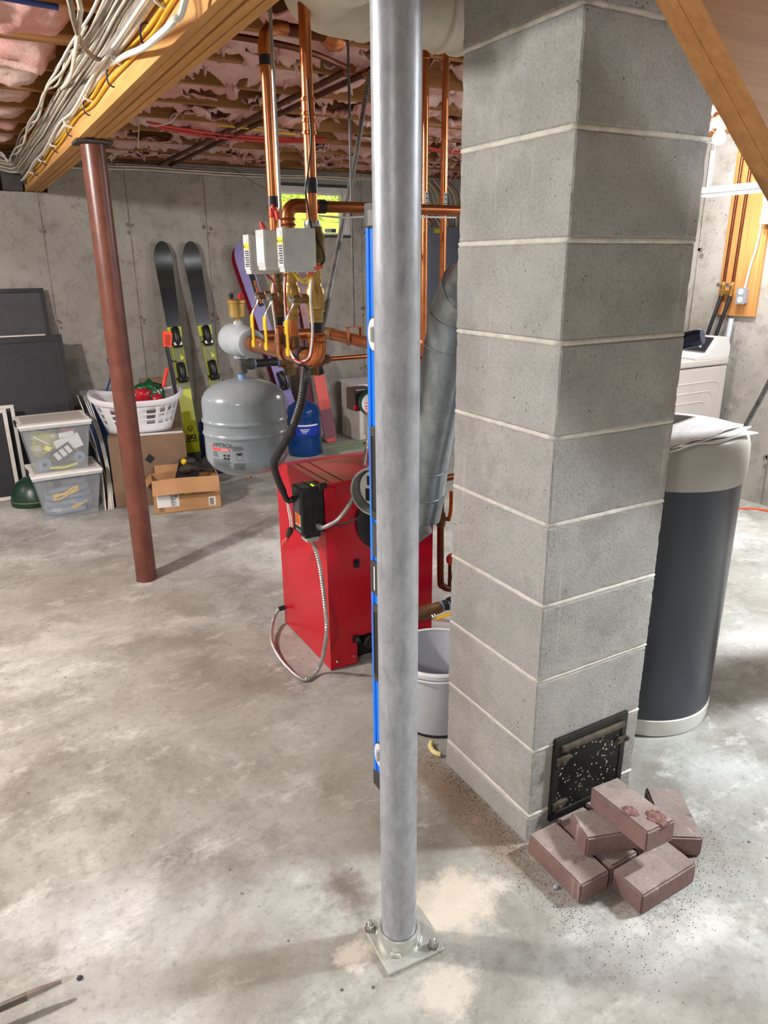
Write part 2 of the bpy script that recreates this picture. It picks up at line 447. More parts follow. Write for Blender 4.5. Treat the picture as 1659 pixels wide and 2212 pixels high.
# ceiling: subfloor with a joist every 16 inches, lapped over the beam
ceiling = struct(G().box(XL - 0.2, XW + 0.2, YF - 0.2, YW + 0.2, ZD, ZD + 0.02).build('ceiling', m_deck))
jl = G().box(XL, 0.64, -0.019, 0.019, ZJ, ZD).build('joist', m_joist, ceiling); jl.location = (0, YF + 0.05, 0)
jr = G().box(0.54, XW, -0.019, 0.019, ZJ, ZD).build('joist', m_joist, ceiling); jr.location = (0, YF + 0.09, 0)
js_a = G().box(0.54, 0.98, -0.019, 0.019, ZJ, ZD).build('joist', m_joist, ceiling)
js_b = G().box(1.56, XW, -0.019, 0.019, ZJ, ZD).build('joist', m_joist, ceiling)
JY = [3.0 + 0.406 * k for k in range(-14, 7)]
for y in JY:
    for src, dy in ((jl, 0.02), (jr, -0.02)):
        yy = y + dy
        if src is jr and 1.1 < yy < 1.6: continue
        c = src.copy(); COL.objects.link(c); c.location = (0, yy, 0)
js_a.location = js_b.location = (0, JY[10] - 0.02, 0)
G().box(XW - 0.02, XW + 0.05, YF, YW - 0.025, ZJ, ZD).build('rim_joist', m_joist, ceiling)
rim = G().box(XL, XW - 0.025, YW - 0.02, YW + 0.05, ZJ, ZD).build('rim_joist', m_joist, ceiling)
sill = G().box(XL, 0.38, YW + 0.02, YW + 0.16, ZT, ZJ).box(0.68, XW, YW + 0.02, YW + 0.16, ZT, ZJ).build('sill_plate', m_joist, ceiling)

# basement window: white frame, single pane with a sticker
wf = G()
for x0, x1, z0, z1 in ((2.33, 2.37, 1.69, 2.06), (2.955, 3.03, 1.69, 2.06), (2.37, 2.955, 2.015, 2.06), (2.37, 2.955, 1.69, 1.705)):
    wf.box(x0, x1, YW + 0.03, YW + 0.11, z0, z1, 0.004)
win = struct(wf.build('window_1', m_white2))
G().box(2.37, 2.955, YW + 0.06, YW + 0.064, 1.705, 2.015).build('pane', M('window_glass', (250, 252, 250), (248, 250, 248), 5, 0.02, trans=1.0, alpha=0.18), win)
G().box(2.958, 2.99, YW + 0.02, YW + 0.03, 1.705, 2.015, 0.003).box(2.37, 2.955, YW + 0.045, YW + 0.055, 1.998, 2.015).build('sash', m_white, win)
G().box(2.33, 3.03, YW - 0.002, YW + 0.03, 1.668, 1.69).box(2.33, 3.03, YW - 0.002, YW + 0.03, 2.06, 2.078).build('steel_lintel', M('window_steel', (70, 68, 64), (54, 52, 50), 20, 0.7), win)
G().box(2.80, 2.905, YW + 0.058, YW + 0.0598, 1.71, 1.742).build('glass_sticker', M('sticker_grey', (176, 180, 182), (160, 164, 168), 12, 0.5), win)
G().box(2.862, 2.903, YW + 0.0565, YW + 0.0579, 1.712, 1.740).build('glass_sticker', M('sticker_blue', (40, 52, 78), (30, 40, 64), 12, 0.5), win)
# green slope and leaves outside
struct(mesh('ground_outside', [(-1, YW + 0.25, 1.55), (7, YW + 0.25, 1.55), (7, 13, 3.4), (-1, 13, 3.4)], [(0, 1, 2, 3)], M('lawn', (150, 170, 60), (120, 146, 50), 3, 0.9)))
lv = []; lf = []
for i in range(5200):
    c = Vector((random.uniform(1.2, 6.0), random.uniform(7.2, 8.4), random.uniform(1.6, 4.4)))
    a = Vector((random.gauss(0, 1), random.gauss(0, 1), random.gauss(0, 1))).normalized(); b = a.cross(Vector((random.gauss(0, 1), random.gauss(0, 1), random.gauss(0, 1)))).normalized()
    s = random.uniform(0.03, 0.075); n = len(lv)
    lv += [c - a * s, c + b * s * 0.55, c + a * s, c - b * s * 0.55]; lf.append((n, n + 1, n + 2, n + 3))
hedge = mesh('shrub_leaves', lv, lf, M('yellow_green_leaf', (232, 226, 96), (190, 204, 72), 4, 0.6))
tag(hedge, 'sunlit yellow-green shrub leaves outside the small basement window', 'shrub'); hedge['kind'] = 'stuff'

# ------------------------------------------------------------------ insulation between the joists
ti = NT('pink_fiberglass'); ti.pr(1.0, 0, 0.05)
fi = ti.noise(9, 8, 0.75, None, 1.2)
ti.color(ti.mix(ti.mask(ti.noise(3, 4), 0.45, 0.62), ti.ramp(fi, [(0.3, lin((240, 186, 178))), (0.7, lin((230, 164, 156)))]), lin((244, 210, 202))))
ti.b.inputs['Subsurface Weight'].default_value = 0.0
ti.bump(ti.noise(60, 6, 0.8, None, 1.0), 0.7, 0.012); m_ins = ti.m
def batt(x0, x1, yc, label, group, sag, hole, seed):
    st = 0.020; nu = max(8, int((x1 - x0) / st)); nv = 18; W = 0.334
    pts = {}; keep = set()
    sd = Vector((seed * 7.3, seed * 1.7, 0))
    def field(x, y): return noise.fractal(Vector((x * 3.1, y * 4.2, 0)) + sd, 0.95, 2.1, 5)
    for j in range(nv + 1):
        for i in range(nu + 1):
            x = x0 + (x1 - x0) * i / nu; t = j / nv; y = yc - W / 2 + W * t
            h = field(x, y); puff = noise.fractal(Vector((x * (7 if hole else 3.6), y * (7 if hole else 5), 3)) + sd, 0.8, 2.0, 4); fine = noise.fractal(Vector((x * 30, y * 30, 1)) + sd, 0.8, 2.0, 2)
            z = (2.206 if hole else 2.262) - sag * (0.35 + 0.65 * math.sin(PI * t)) - (0.026 if hole else 0.04) * puff - 0.004 * fine
            if hole:
                e = h - hole                       # torn facing hangs down along the hole edge
                if -0.22 < e: z -= 0.045 * min(1.0, (e + 0.22) / 0.2) * (0.5 + 0.6 * abs(puff))
            ed = min(i, nu - i) * st
            if ed < 0.05: z += (0.05 - ed) * 1.0
            pts[i, j] = (x + 0.006 * fine, min(max(y + 0.008 * puff, yc - W / 2), yc + W / 2), min(max(z, 2.095), 2.37)); 
            if not hole or h < hole: keep.add((i, j))
    v = []; idx = {}; f = []
    def vi(k):
        if k not in idx: idx[k] = len(v); v.append(pts[k])
        return idx[k]
    for j in range(nv):
        for i in range(nu):
            q = [(i, j), (i, j + 1), (i + 1, j + 1), (i + 1, j)]
            if all(k in keep for k in q): f.append(tuple(vi(k) for k in q))
    if not f: return
    if hole:                                # strands frayed from the torn edge
        rnd = random.Random(seed); low = [p for p in v if p[2] < 2.19]
        for p in rnd.sample(low, min(len(low), 7)):
            m = len(v); q = Vector(p); w_ = rnd.uniform(0.006, 0.02); l_ = rnd.uniform(0.015, 0.04); a_ = rnd.uniform(0, 3.1)
            dx, dy = math.cos(a_) * w_, math.sin(a_) * w_
            v += [(q.x - dx, q.y - dy, q.z + 0.008), (q.x + dx, q.y + dy, q.z + 0.008), (q.x + dx * 0.5, q.y + dy * 0.5, q.z - l_ * 0.6), (q.x + rnd.uniform(-0.01, 0.01), q.y, q.z - l_)]
            f.append((m, m + 1, m + 2, m + 3))
    o = mesh('insulation_batt', v, f, m_ins, None, True)
    md = o.modifiers.new('thickness', 'SOLIDIFY'); md.thickness = 0.008; md.offset = -1
    tag(o, label, 'insulation', group)
ORD = ['first', 'second', 'third', 'fourth', 'fifth', 'sixth', 'seventh', 'eighth', 'ninth', 'tenth', 'eleventh']
for k, y in enumerate(JY):
    yc = y + 0.203; n = ORD[min(10, len(JY) - 1 - k)]
    if 1.6 < yc < 5.6:
        batt(-1.9, 0.47, yc + 0.02, 'puffy pink batt left of the beam, %s bay from the back wall' % n, 'pink batts left of the beam', 0.095, 0, 100 + k)
    if 2.0 < yc < 5.7:
        a = 0.72; rr = random.Random(k); c = 0
        while a < 3.9:
            b = min(a + rr.uniform(0.9, 1.7), 4.1)
            batt(a, b, yc - 0.02, 'torn pink batt, %s from the beam in the %s bay from the back wall' % (ORD[c], n), 'torn pink batts right of the beam', 0.012, 0.25, 200 + k * 7 + int(a * 10)); a = b + rr.uniform(0.02, 0.22); c += 1

# ------------------------------------------------------------------ the beam
beam = thing('support_beam', 'long built-up wooden beam of nailed planks carrying the ceiling joists', 'beam', (0.588, 5.98, 1.946))
for i in range(4):
    x0 = 0.53 + i * 0.029
    dz = (0.0, 0.003, 0.001, 0.002)[i]
    G().box(x0 + 0.0026, x0 + 0.0264, YF + 0.02, 5.99, 1.946 + dz, 2.18, 0.0018).build('ply', m_beam, beam)
G().box(0.515, 0.529, 5.60, 5.72, 1.975, 2.03, 0.004).build('hanger_tab', m_greyiron, beam)
G().box(0.40, 0.52, 5.80, 5.96, 1.946, 2.17, 0.003).build('pocket_shim', m_darkplate, beam)

# red steel column
rc = thing('steel_column', 'rusty red-brown round steel column under the far end of the beam', 'column', (0.592, 3.445, 0))
G().turned((0.592, 3.445, 0.0), (0.592, 3.445, 1.932), [(0.052, 0), (0.0485, 0.006), (0.0485, 0.3), (0.0485, 0.7), (0.0485, 1)], 32).build('shaft', m_rust, rc, True)
G().box(0.522, 0.664, 3.38, 3.51, 1.932, 1.945, 0.002).build('cap_plate', m_darkplate, rc)

# galvanized column in the foreground
gp = thing('galvanized_column', 'tall galvanized round steel column in the foreground on a bolted plate', 'column', (0.637, 1.08, 0))
G().turned((0.637, 1.08, 0.012), (0.637, 1.08, 1.936), [(0.0385, 0), (0.039, 0.02), (0.039, 0.5), (0.039, 1)], 48).build('shaft', m_galv, gp, True)
g = G(); a = math.radians(-3); mx = Matrix.Translation((0.645, 1.077, 0)) @ Matrix.Rotation(a, 4, 'Z')
g.box(-0.071, 0.071, -0.069, 0.069, 0.001, 0.010, 0.003, mx)
plate = g.build('base_plate', m_zinc, gp)
G().turned((0.637, 1.08, 0.009), (0.637, 1.08, 0.042), [(0.048, 0), (0.048, 0.9), (0.046, 1.0), (0.0405, 1.0), (0.0405, 0.3), (0.039, 0.2)], 40).build('collar', m_zinc, gp, True)
g = G()
for t in (-2.4, -0.9, 2.2):
    for k in range(5):
        q = t + k * 0.07; g.lathe([(0.001, 0), (0.006, 0.002), (0.004, 0.008), (0.001, 0.010)], 8, Matrix.Translation((0.637 + 0.0495 * math.cos(q), 1.08 + 0.0495 * math.sin(q), 0.009)))
g.build('weld_bead', m_zinc, gp, True)
G().box(0.56, 0.72, 1.0, 1.16, 1.936, 1.9458, 0.002).build('cap_plate', m_zinc, gp)
for x, y in ((0.589, 1.130), (0.690, 1.020)):
    b = G().turned((x, y, 0.010), (x, y, 0.036), [(0.0055, 0), (0.0055, 0.95), (0.004, 1)], 14).build('anchor_bolt', m_zinc, gp, True)
    G().turned((x, y, 0.010), (x, y, 0.013), [(0.0125, 0), (0.0125, 1)], 20).build('washer', m_chrome, b)
    G().turned((x, y, 0.013), (x, y, 0.026), [(0.0105, 0), (0.0105, 0.85), (0.0088, 1)], 6).build('hex_nut', m_chrome, b)

# ------------------------------------------------------------------ chimney
CX0, CX1, CY0, CY1 = 1.081, 1.461, 1.16, 1.541
ch = thing('chimney', 'grey concrete block chimney stack with pale mortar joints', 'chimney', (1.27, 1.35, 0))
K, ZB = 0.2032, 0.0836
def block(z0, z1, seed):
    bm = bmesh.new(); bmesh.ops.create_cube(bm, size=1)
    for v in bm.verts: v.co = Vector(((CX0 + CX1) / 2 + v.co.x * (CX1 - CX0), (CY0 + CY1) / 2 + v.co.y * (CY1 - CY0), (z0 + z1) / 2 + v.co.z * (z1 - z0)))
    bmesh.ops.subdivide_edges(bm, edges=bm.edges[:], cuts=15, use_grid_fill=True)
    bmesh.ops.bevel(bm, geom=[e for e in bm.edges if len(e.link_faces) == 2 and e.calc_face_angle(0) > 1], offset=0.0035, segments=1, affect='EDGES')
    rnd = random.Random(seed); ox, oy = rnd.uniform(-0.002, 0.002), rnd.uniform(-0.002, 0.002)
    for v in bm.verts:
        n = noise.fractal(v.co * 38 + Vector((seed * 3.1, 0, 0)), 0.9, 2.0, 3)
        ex = (v.co.x < CX0 + 0.006) + (v.co.x > CX1 - 0.006) + (v.co.y < CY0 + 0.006) + (v.co.y > CY1 - 0.006)
        amp = 0.0035 if ex >= 2 or v.co.z < z0 + 0.006 or v.co.z > z1 - 0.006 else 0.0007
        d = Vector((v.co.x - (CX0 + CX1) / 2, v.co.y - (CY0 + CY1) / 2, 0)).normalized()
        v.co -= d * (max(0, n) * amp); v.co.x += ox; v.co.y += oy
    me = bpy.data.meshes.new('block'); bm.to_mesh(me); bm.free()
    link('block', me, m_block, ch)
    return
def joint(z, seed):
    pts = []; e = 0.004
    v, f = [], []; N = 14
    loop = []
    cs = [(CX0 + e, CY0 + e), (CX1 - e, CY0 + e), (CX1 - e, CY1 - e), (CX0 + e, CY1 - e)]
    for i in range(4):
        a, b = cs[i], cs[(i + 1) % 4]
        for k in range(N): loop.append((a[0] + (b[0] - a[0]) * k / N, a[1] + (b[1] - a[1]) * k / N))
    n = len(loop); prof = [(-0.0062, 0.0005), (-0.003, 0.003), (0, 0.0036), (0.003, 0.003), (0.0062, 0.0005)]
    for dz, out in prof:
        for x, y in loop:
            d = Vector((x - 1.271, y - 1.35, 0)); s = max(abs(d.x) / 0.19, abs(d.y) / 0.19)
            o = out + 0.0014 * noise.noise(Vector((x * 60, y * 60, seed + dz * 200)))
            v.append((x + (o if d.x > 0.18 else -o if d.x < -0.18 else 0), y + (o if d.y > 0.18 else -o if d.y < -0.18 else 0), z + dz))
    for i in range(len(prof) - 1):
        for k in range(n): f.append((i * n + k, i * n + (k + 1) % n, (i + 1) * n + (k + 1) % n, (i + 1) * n + k))
    f.append(tuple(range(n))[::-1]); f.append(tuple((len(prof) - 1) * n + k for k in range(n)))
    mesh('mortar_joint', v, f, m_mortar, ch, True)
block(0.0, ZB - 0.005, 1)
for k in range(12):
    z0 = ZB + K * k
    joint(z0, k + 1)
    if k < 11: block(z0 + 0.005, min(z0 + K - 0.005, 2.418), k + 2)
# clean-out door on the near face
co = G()
for x0, x1, z0, z1 in ((1.148, 1.408, 0.283, 0.304), (1.148, 1.408, 0.046, 0.070), (1.148, 1.166, 0.070, 0.283), (1.390, 1.408, 0.070, 0.283)):
    co.box(x0, x1, CY0 - 0.009, CY0 + 0.004, z0, z1, 0.002)
m_iron = NT('sooty_cast_iron'); m_iron.pr(0.5, 0.25)
_v = m_iron.mul(m_iron.mask(m_iron.voro(85), 0.30, 0.16), m_iron.mask(m_iron.noise(26, 2), 0.46, 0.52))
m_iron.color(m_iron.mix(_v, lin((15, 15, 15)), lin((214, 206, 186)))); m_iron.bump(m_iron.noise(40, 4), 0.2, 0.003); m_iron = m_iron.m
m_soot = M('dusty_iron', (96, 86, 70), (62, 56, 48), 30, 0.7, 0.1)
door = co.build('cleanout_door', M('iron_frame', (44, 40, 36), (30, 28, 26), 30, 0.55, 0.2), ch)
G().box(1.166, 1.390, CY0 - 0.007, CY0 + 0.002, 0.070, 0.283, 0.003).build('door_panel', m_iron, door)
G().box(1.166, 1.392, CY0 - 0.019, CY0 - 0.006, 0.265, 0.282, 0.005).build('top_ridge', m_soot, door)
for z in (0.236, 0.094):
    G().prism([(0, -0.010), (0.03, -0.008), (0.048, 0.010), (0.02, 0.012), (0, 0.010)], 0.012, frame((1.153, CY0 - 0.005, z), (1, 0, 0), (0, 0, 1))).cyl((1.170, CY0 - 0.006, z), (1.170, CY0 - 0.024, z), 0.006, 0.005, 12).build('hinge', m_soot, door)
G().prism([(0.04, -0.008), (0.0, -0.006), (0.012, 0.006), (0.036, 0.008), (0.046, 0.0)], 0.012, frame((1.366, CY0 - 0.005, 0.222), (1, 0, 0), (0, 0, 1))).cyl((1.404, CY0 - 0.005, 0.224), (1.404, CY0 - 0.022, 0.224), 0.007, 0.006, 12).build('latch', m_soot, door)

# stair stringer: two planks side by side
st = thing('stair_stringer', 'doubled sloping wooden stair stringer crossing in front of the chimney top', 'stringer', (3.3, 0.95, 0))
sl = 0.79; z0s = 1.4659 + 1.25
for i, (y0, y1) in enumerate(((0.9535, 0.9905), (0.9155, 0.9525))):
    xa = 0.72; h = 0.285 * math.sqrt(1 + sl * sl); xf = z0s / sl
    p = [(xa, z0s - sl * xa), (xf, 0.0), (xf + h / sl, 0.0), ((z0s + h - 2.178) / sl, 2.178), (xa, 2.178)]
    G().prism(p, y1 - y0, frame((0, y1, 0), (1, 0, 0), (0, 0, 1))).build('plank', m_string, st)

# ------------------------------------------------------------------ boiler
bo = thing('boiler', 'red steel jacketed heating boiler with black control box on its side', 'boiler', (1.23, 2.43, 0))
g = G()
g.prism([(1.005, 0.004), (1.118, 0.004), (1.118, 0.118), (1.40, 0.118), (1.40, 0.004), (1.458, 0.004), (1.458, 0.698), (1.005, 0.698)], 0.458, frame((0, 2.662, 0), (1, 0, 0), (0, 0, 1)))
g.build('jacket', m_red, bo)
g = G(); g.prism([(2.200, 0.698), (2.200, 0.738), (2.204, 0.742), (2.505, 0.742), (2.640, 0.716), (2.666, 0.700), (2.666, 0.698)], 0.460, frame((1.002, 0, 0), (0, 1, 0), (0, 0, 1)))
g.build('top_cover', m_redtop, bo)
G().box(1.001, 1.045, 2.196, 2.206, 0.690, 0.728, 0.002).build('cover_tab', m_red, bo)
for x in (1.028, 1.076):
    G().box(x, x + 0.0035, 2.204, 2.50, 0.741, 0.7432).build('cover_seam', M('seam_dark', (92, 10, 18), (84, 8, 16), 5, 0.6), bo)
for x, z in ((1.09, 0.655), (1.03, 0.035), (1.10, 0.04), (1.43, 0.66)):
    G().turned((x, 2.203, z), (x, 2.196, z), [(0.006, 0), (0.0055, 0.6), (0.003, 1)], 12).build('screw', m_chrome, bo, True)
G().box(1.112, 1.132, 2.196, 2.206, 0.405, 0.435).cyl((1.122, 2.198, 0.425), (1.122, 2.186, 0.425), 0.006, None, 8).build('cable_clip', m_black, bo)
G().box(1.10, 1.125, 2.196, 2.205, 0.098, 0.124).cyl((1.115, 2.200, 0.112), (1.115, 2.176, 0.112), 0.010, 0.007, 8).build('bolt', m_blackiron, bo)
G().box(1.12, 1.39, 2.25, 2.64, 0.0, 0.116, 0.004).build('cast_base', M('black_cast', (22, 21, 22), (30, 28, 28), 20, 0.6), bo)
G().turned((1.18, 2.25, 0.075), (1.18, 2.19, 0.075), [(0.030, 0), (0.030, 0.7), (0.022, 0.8), (0.020, 1)], 16).build('drain_plug', m_blackiron, bo, True)
G().turned((1.245, 2.206, 0.575), (1.245, 2.180, 0.575), [(0.122, 0), (0.122, 0.5), (0.112, 0.7), (0.095, 1)], 40).build('smoke_collar', m_black, bo, True)
# control box
cb = G().box(0.916, 1.004, 2.206, 2.290, 0.566, 0.736, 0.007).build('control_box', m_black, bo)
G().box(0.9130, 0.9170, 2.215, 2.275, 0.640, 0.705, 0.0015).build('display_window', M('dark_display', (58, 58, 62), (46, 46, 50), 10, 0.15), cb)
G().box(0.9575, 0.9590, 2.2045, 2.292, 0.566, 0.7373).build('case_seam', m_ink, cb)
lab = G().box(0.9145, 0.9158, 2.217, 2.262, 0.596, 0.648).build('warning_label', m_whitelab, cb)
G().box(0.9136, 0.9146, 2.219, 2.260, 0.599, 0.645).build('orange_panel', M('orange_ink', (242, 122, 36), (238, 114, 30), 5, 0.5), cb)
for i in range(7):
    G().box(0.9130, 0.9137, 2.222 + 0.002 * (i % 2), 2.256, 0.604 + i * 0.0052, 0.6055 + i * 0.0052).build('label_line', m_ink, cb)
text('maker_name', 'HydroStat', frame((0.9150, 2.262, 0.576), (0, -1, 0), (0, 0, 1)), 0.011, m_whitelab, cb)
for y in (2.226, 2.240):
    G().turned((0.972, y, 0.735), (0.972, y, 0.7385), [(0.0035, 0), (0.0035, 0.6), (0.001, 1)], 10).build('indicator_light', M('green_led', (210, 255, 40), (210, 255, 40), 5, 0.3, emit=2.5), cb)
G().box(0.985, 1.012, 2.197, 2.208, 0.722, 0.748, 0.002).cyl((0.998, 2.200, 0.735), (0.998, 2.193, 0.735), 0.004, None, 8).build('mounting_bracket', m_blackiron, bo)
G().box(0.930, 0.990, 2.215, 2.270, 0.548, 0.568, 0.004).build('lower_housing', m_black, cb)
G().box(0.936, 0.984, 2.218, 2.266, 0.532, 0.549, 0.004).build('well_adapter', m_zinc, cb)
# black elbow connector for the conduit on the front of the box
G().turned((0.978, 2.210, 0.592), (0.978, 2.186, 0.592), [(0.012, 0), (0.014, 0.3), (0.012, 0.6), (0.010, 1)], 16).build('conduit_connector', m_chrome, cb, True)

# flexible steel conduits
def flex(name, label, pts, r, mat, pitch=0.009, cat='conduit', depth=0.22):
    return tag(G().corr(pts, r, pitch, 10, depth).build(name, mat, None, False), label, cat)
flex('loop_conduit', 'flexible steel conduit looping from the control box down onto the floor',
     [(0.958, 2.232, 0.545), (0.9712, 2.2000, 0.4567), (0.9610, 2.1400, 0.3112), (0.9441, 2.1000, 0.2200), (0.9573, 2.2039, 0.0350), (0.8868, 2.1879, 0.0100), (0.8652, 2.3378, 0.0100), (0.8818, 2.5005, 0.0220), (0.9450, 2.6383, 0.0420), (0.9750, 2.6387, 0.0863)], 0.0082, m_flex)
tag(G().tube([(0.9740, 2.6423, 0.0807), (1.0, 2.64, 0.085)], 0.010, 12).build('conduit_boot', m_tape, None, True), 'black boot where the looping conduit enters the red boiler', 'conduit boot')
flex('damper_conduit', 'bright flexible conduit rising from the black control box to the draft damper',
     [(0.982, 2.184, 0.592), (0.9779, 2.1400, 0.6113), (1.0036, 2.1000, 0.6441), (1.0388, 2.0800, 0.6967), (1.0627, 2.0800, 0.7385)], 0.0075, m_flex)
flex('pump_conduit', 'flexible steel conduit running down from the circulator pump beside the blue level',
     [(1.3553, 2.5200, 0.8996), (1.3281, 2.4800, 0.8224), (1.2952, 2.4400, 0.7696), (1.2331, 2.3400, 0.7402)], 0.0075, m_flex)
tag(G().tube([(0.9950, 2.1500, 0.6118), (1.0440, 2.1300, 0.6140), (1.0934, 2.1200, 0.6284), (1.1342, 2.1200, 0.6553)], 0.0035, 8).build('gas_tube', M('dark_rubber', (66, 58, 50), (56, 50, 44), 10, 0.5), None, True), 'thin dark wire drooping under the draft damper', 'wire')

# flue: tee with barometric damper, riser, elbow into the chimney
fl = thing('flue_pipe', 'galvanized round flue pipe slanting from boiler up into the chimney', 'flue', (1.26, 2.1, 0.4))
R = 0.076
g = G(); g.tube([(1.305, 2.022, 0.80), (1.300, 1.885, 1.235)], R, 36, smooth=False); g.build('riser_section', m_duct, fl, True)
def ringseam(a, b, t, rr, nm='seam_band', par=None, w=0.008):
    a, b = Vector(a), Vector(b); d = (b - a).normalized(); c = a.lerp(b, t)
    G().turned(c - d * w / 2, c + d * w / 2, [(rr - 0.003, 0), (rr + 0.002, 0.15), (rr + 0.003, 0.5), (rr + 0.002, 0.85), (rr - 0.003, 1)], 36).build(nm, m_duct, par or fl, True)
for t in (0.03, 0.97): ringseam((1.305, 2.022, 0.80), (1.300, 1.885, 1.235), t, R)
el = [(1.300, 1.887, 1.228), (1.298, 1.858, 1.318), (1.290, 1.79, 1.392), (1.283, 1.68, 1.428), (1.28, 1.545, 1.43)]
for i in range(4):
    G().tube([el[i], el[i + 1]], R + 0.001 + 0.0012 * (i % 2), 36, smooth=False).build('elbow_gore', m_duct, fl, True)
for i in range(1, 4): ringseam(Vector(el[i]) - (Vector(el[i + 1]) - Vector(el[i - 1])).normalized() * 0.01, Vector(el[i]) + (Vector(el[i + 1]) - Vector(el[i - 1])).normalized() * 0.01, 0.5, R + 0.003)
lo = [(1.305, 2.020, 0.808), (1.308, 2.045, 0.70), (1.30, 2.06, 0.615), (1.262, 2.085, 0.575), (1.245, 2.175, 0.575)]
for i in range(4):
    G().tube([lo[i], lo[i + 1]], R + 0.001 + 0.001 * (i % 2), 36, smooth=False).build('elbow_gore', m_duct, fl, True)
ringseam(lo[0], lo[1], 0.9, R + 0.003)
tee = G().tube([(1.29, 2.075, 0.752), (1.125, 2.005, 0.752)], R - 0.002, 36, smooth=False).build('tee_branch', m_duct, fl, True)
dd = Vector((-0.80, -0.60, 0)).normalized(); dc = Vector((1.130, 2.035, 0.752))
dm = G().turned(dc - dd * 0.01, dc + dd * 0.055, [(0.074, 0), (0.082, 0.1), (0.083, 0.95), (0.080, 1.0), (0.076, 0.98), (0.074, 0.2), (0.070, 0.12)], 40).build('damper_ring', M('grey_damper', (150, 150, 148), (120, 120, 118), 20, 0.5, 0.4), fl, True)
G().turned(dc + dd * 0.004, dc + dd * 0.012, [(0.069, 0), (0.0695, 0.5), (0.066, 1)], 36).build('damper_gate', m_white2, dm, True)
fx = frame(dc + dd * 0.0125, Vector((0.6, -0.8, 0)), (0, 0, 1))
G().prism([(-0.040, 0.010), (-0.010, 0.010), (-0.010, 0.042), (-0.040, 0.042)], 0.001, fx).prism([(-0.046, -0.045), (-0.010, -0.045), (-0.010, -0.002), (-0.046, -0.002)], 0.001, fx).build('gate_label', m_ink, dm)
text('gate_number', '6', fx @ Matrix.Translation((-0.030, -0.028, 0.0016)), 0.024, m_whitelab, dm)
G().turned(dc + dd * 0.012, dc + dd * 0.03, [(0.006, 0), (0.006, 0.5), (0.009, 0.55), (0.009, 1)], 12).build('balance_weight', m_chrome, dm, True)

# ------------------------------------------------------------------ hydronic piping above and beside the boiler
HX = 0.80
et = thing('expansion_tank', 'grey steel expansion tank with maker label hanging under the air separator', 'tank', (HX, 2.388, 0.765))
prof = [(0.004, 0.765), (0.05, 0.770), (0.095, 0.785), (0.125, 0.806), (0.139, 0.828), (0.142, 0.845), (0.142, 0.913), (0.1432, 0.917), (0.1466, 0.921), (0.1466, 0.925), (0.1432, 0.929), (0.142, 0.933), (0.142, 0.956), (0.1432, 0.960), (0.1466, 0.964), (0.1466, 0.968), (0.1432, 0.972), (0.142, 0.976), (0.142, 1.030), (0.139, 1.043), (0.128, 1.060), (0.105, 1.078), (0.07, 1.092), (0.035, 1.099), (0.004, 1.101)]
m_tank = M('tank_grey_paint', (140, 149, 155), (132, 141, 147), 4, 0.2)
G().lathe(prof, 64, Matrix.Translation((HX, 2.388, 0)), cap=True).build('shell', m_tank, et, True)
G().turned((HX, 2.388, 0.768), (HX, 2.388, 0.750), [(0.012, 0), (0.012, 0.6), (0.006, 0.7), (0.006, 1)], 14).build('air_valve', m_cu, et, True)
def twrap(a0, z0):
    def f(x, y):
        x *= 0.80; y *= 0.80
        a = a0 + x / 0.1426
        return (HX + 0.1427 * math.cos(a), 2.388 + 0.1427 * math.sin(a), 0.818 + (z0 - 0.80) * 0.80 + y)
    return f
a0 = math.radians(-163)            # label starts on the left-facing flank
def tpatch(nm, x0, x1, y0, y1, mat, r=0.1426):
    v = []; f = []; n = 8
    for i in range(n + 1):
        a = a0 + 0.80 * (x0 + (x1 - x0) * i / n) / 0.1426
        for y in (y0, y1): v.append((HX + r * math.cos(a), 2.388 + r * math.sin(a), 0.818 + 0.80 * y))
    for i in range(n): f.append((2 * i, 2 * i + 2, 2 * i + 3, 2 * i + 1))
    return mesh(nm, v, f, mat, et)
text('label_name', 'AMTROL', None, 0.026, m_ink, et, 0.95, 0.0, wrap=twrap(a0 + 0.0096 / 0.1426, 0.893))
tpatch('label_stripe', 0.004, 0.094, 0.078, 0.0885, m_redink)
text('label_series', 'EXTROL', None, 0.009, m_whitelab, et, 1.0, wrap=twrap(a0 + 0.044 / 0.1426, 0.8800))
v = [];
for p in ((0.0, 0.090), (0.010, 0.090), (0.004, 0.106)):
    a = a0 + 0.80 * p[0] / 0.1426; v.append((HX + 0.1427 * math.cos(a), 2.388 + 0.1427 * math.sin(a), 0.818 + 0.80 * p[1]))
mesh('label_mark', v, [(0, 1, 2)], m_redink, et)
tl = G()
rr = random.Random(5)
def tline(x0, x1, y, h=0.0016):
    n = 4; m = len(tl.v); vv = []
    for i in range(n + 1):
        a = a0 + 0.80 * (x0 + (x1 - x0) * i / n) / 0.1426
        for yy in (y, y + h): vv.append((HX + 0.14268 * math.cos(a), 2.388 + 0.14268 * math.sin(a), 0.818 + 0.80 * yy))
    tl.add(vv, [(2 * i, 2 * i + 2, 2 * i + 3, 2 * i + 1) for i in range(n)])
for k in range(4): tline(0.006, 0.006 + rr.uniform(0.012, 0.034), 0.070 - k * 0.006, 0.0022)
for k in range(9): tline(0.004, 0.098 - rr.uniform(0, 0.01), 0.040 - k * 0.0050, 0.0016)
for k in range(4): tline(0.108, 0.108 + rr.uniform(0.035, 0.055), 0.098 - k * 0.0055, 0.0018)
for k in range(6): tline(0.108, 0.160 - rr.uniform(0, 0.01), 0.026 - k * 0.0048, 0.0016)
for bx, by in ((0.064, 0.056), (0.082, 0.056), (0.064, 0.043), (0.080, 0.043)): tline(bx, bx + 0.012, by, 0.008)
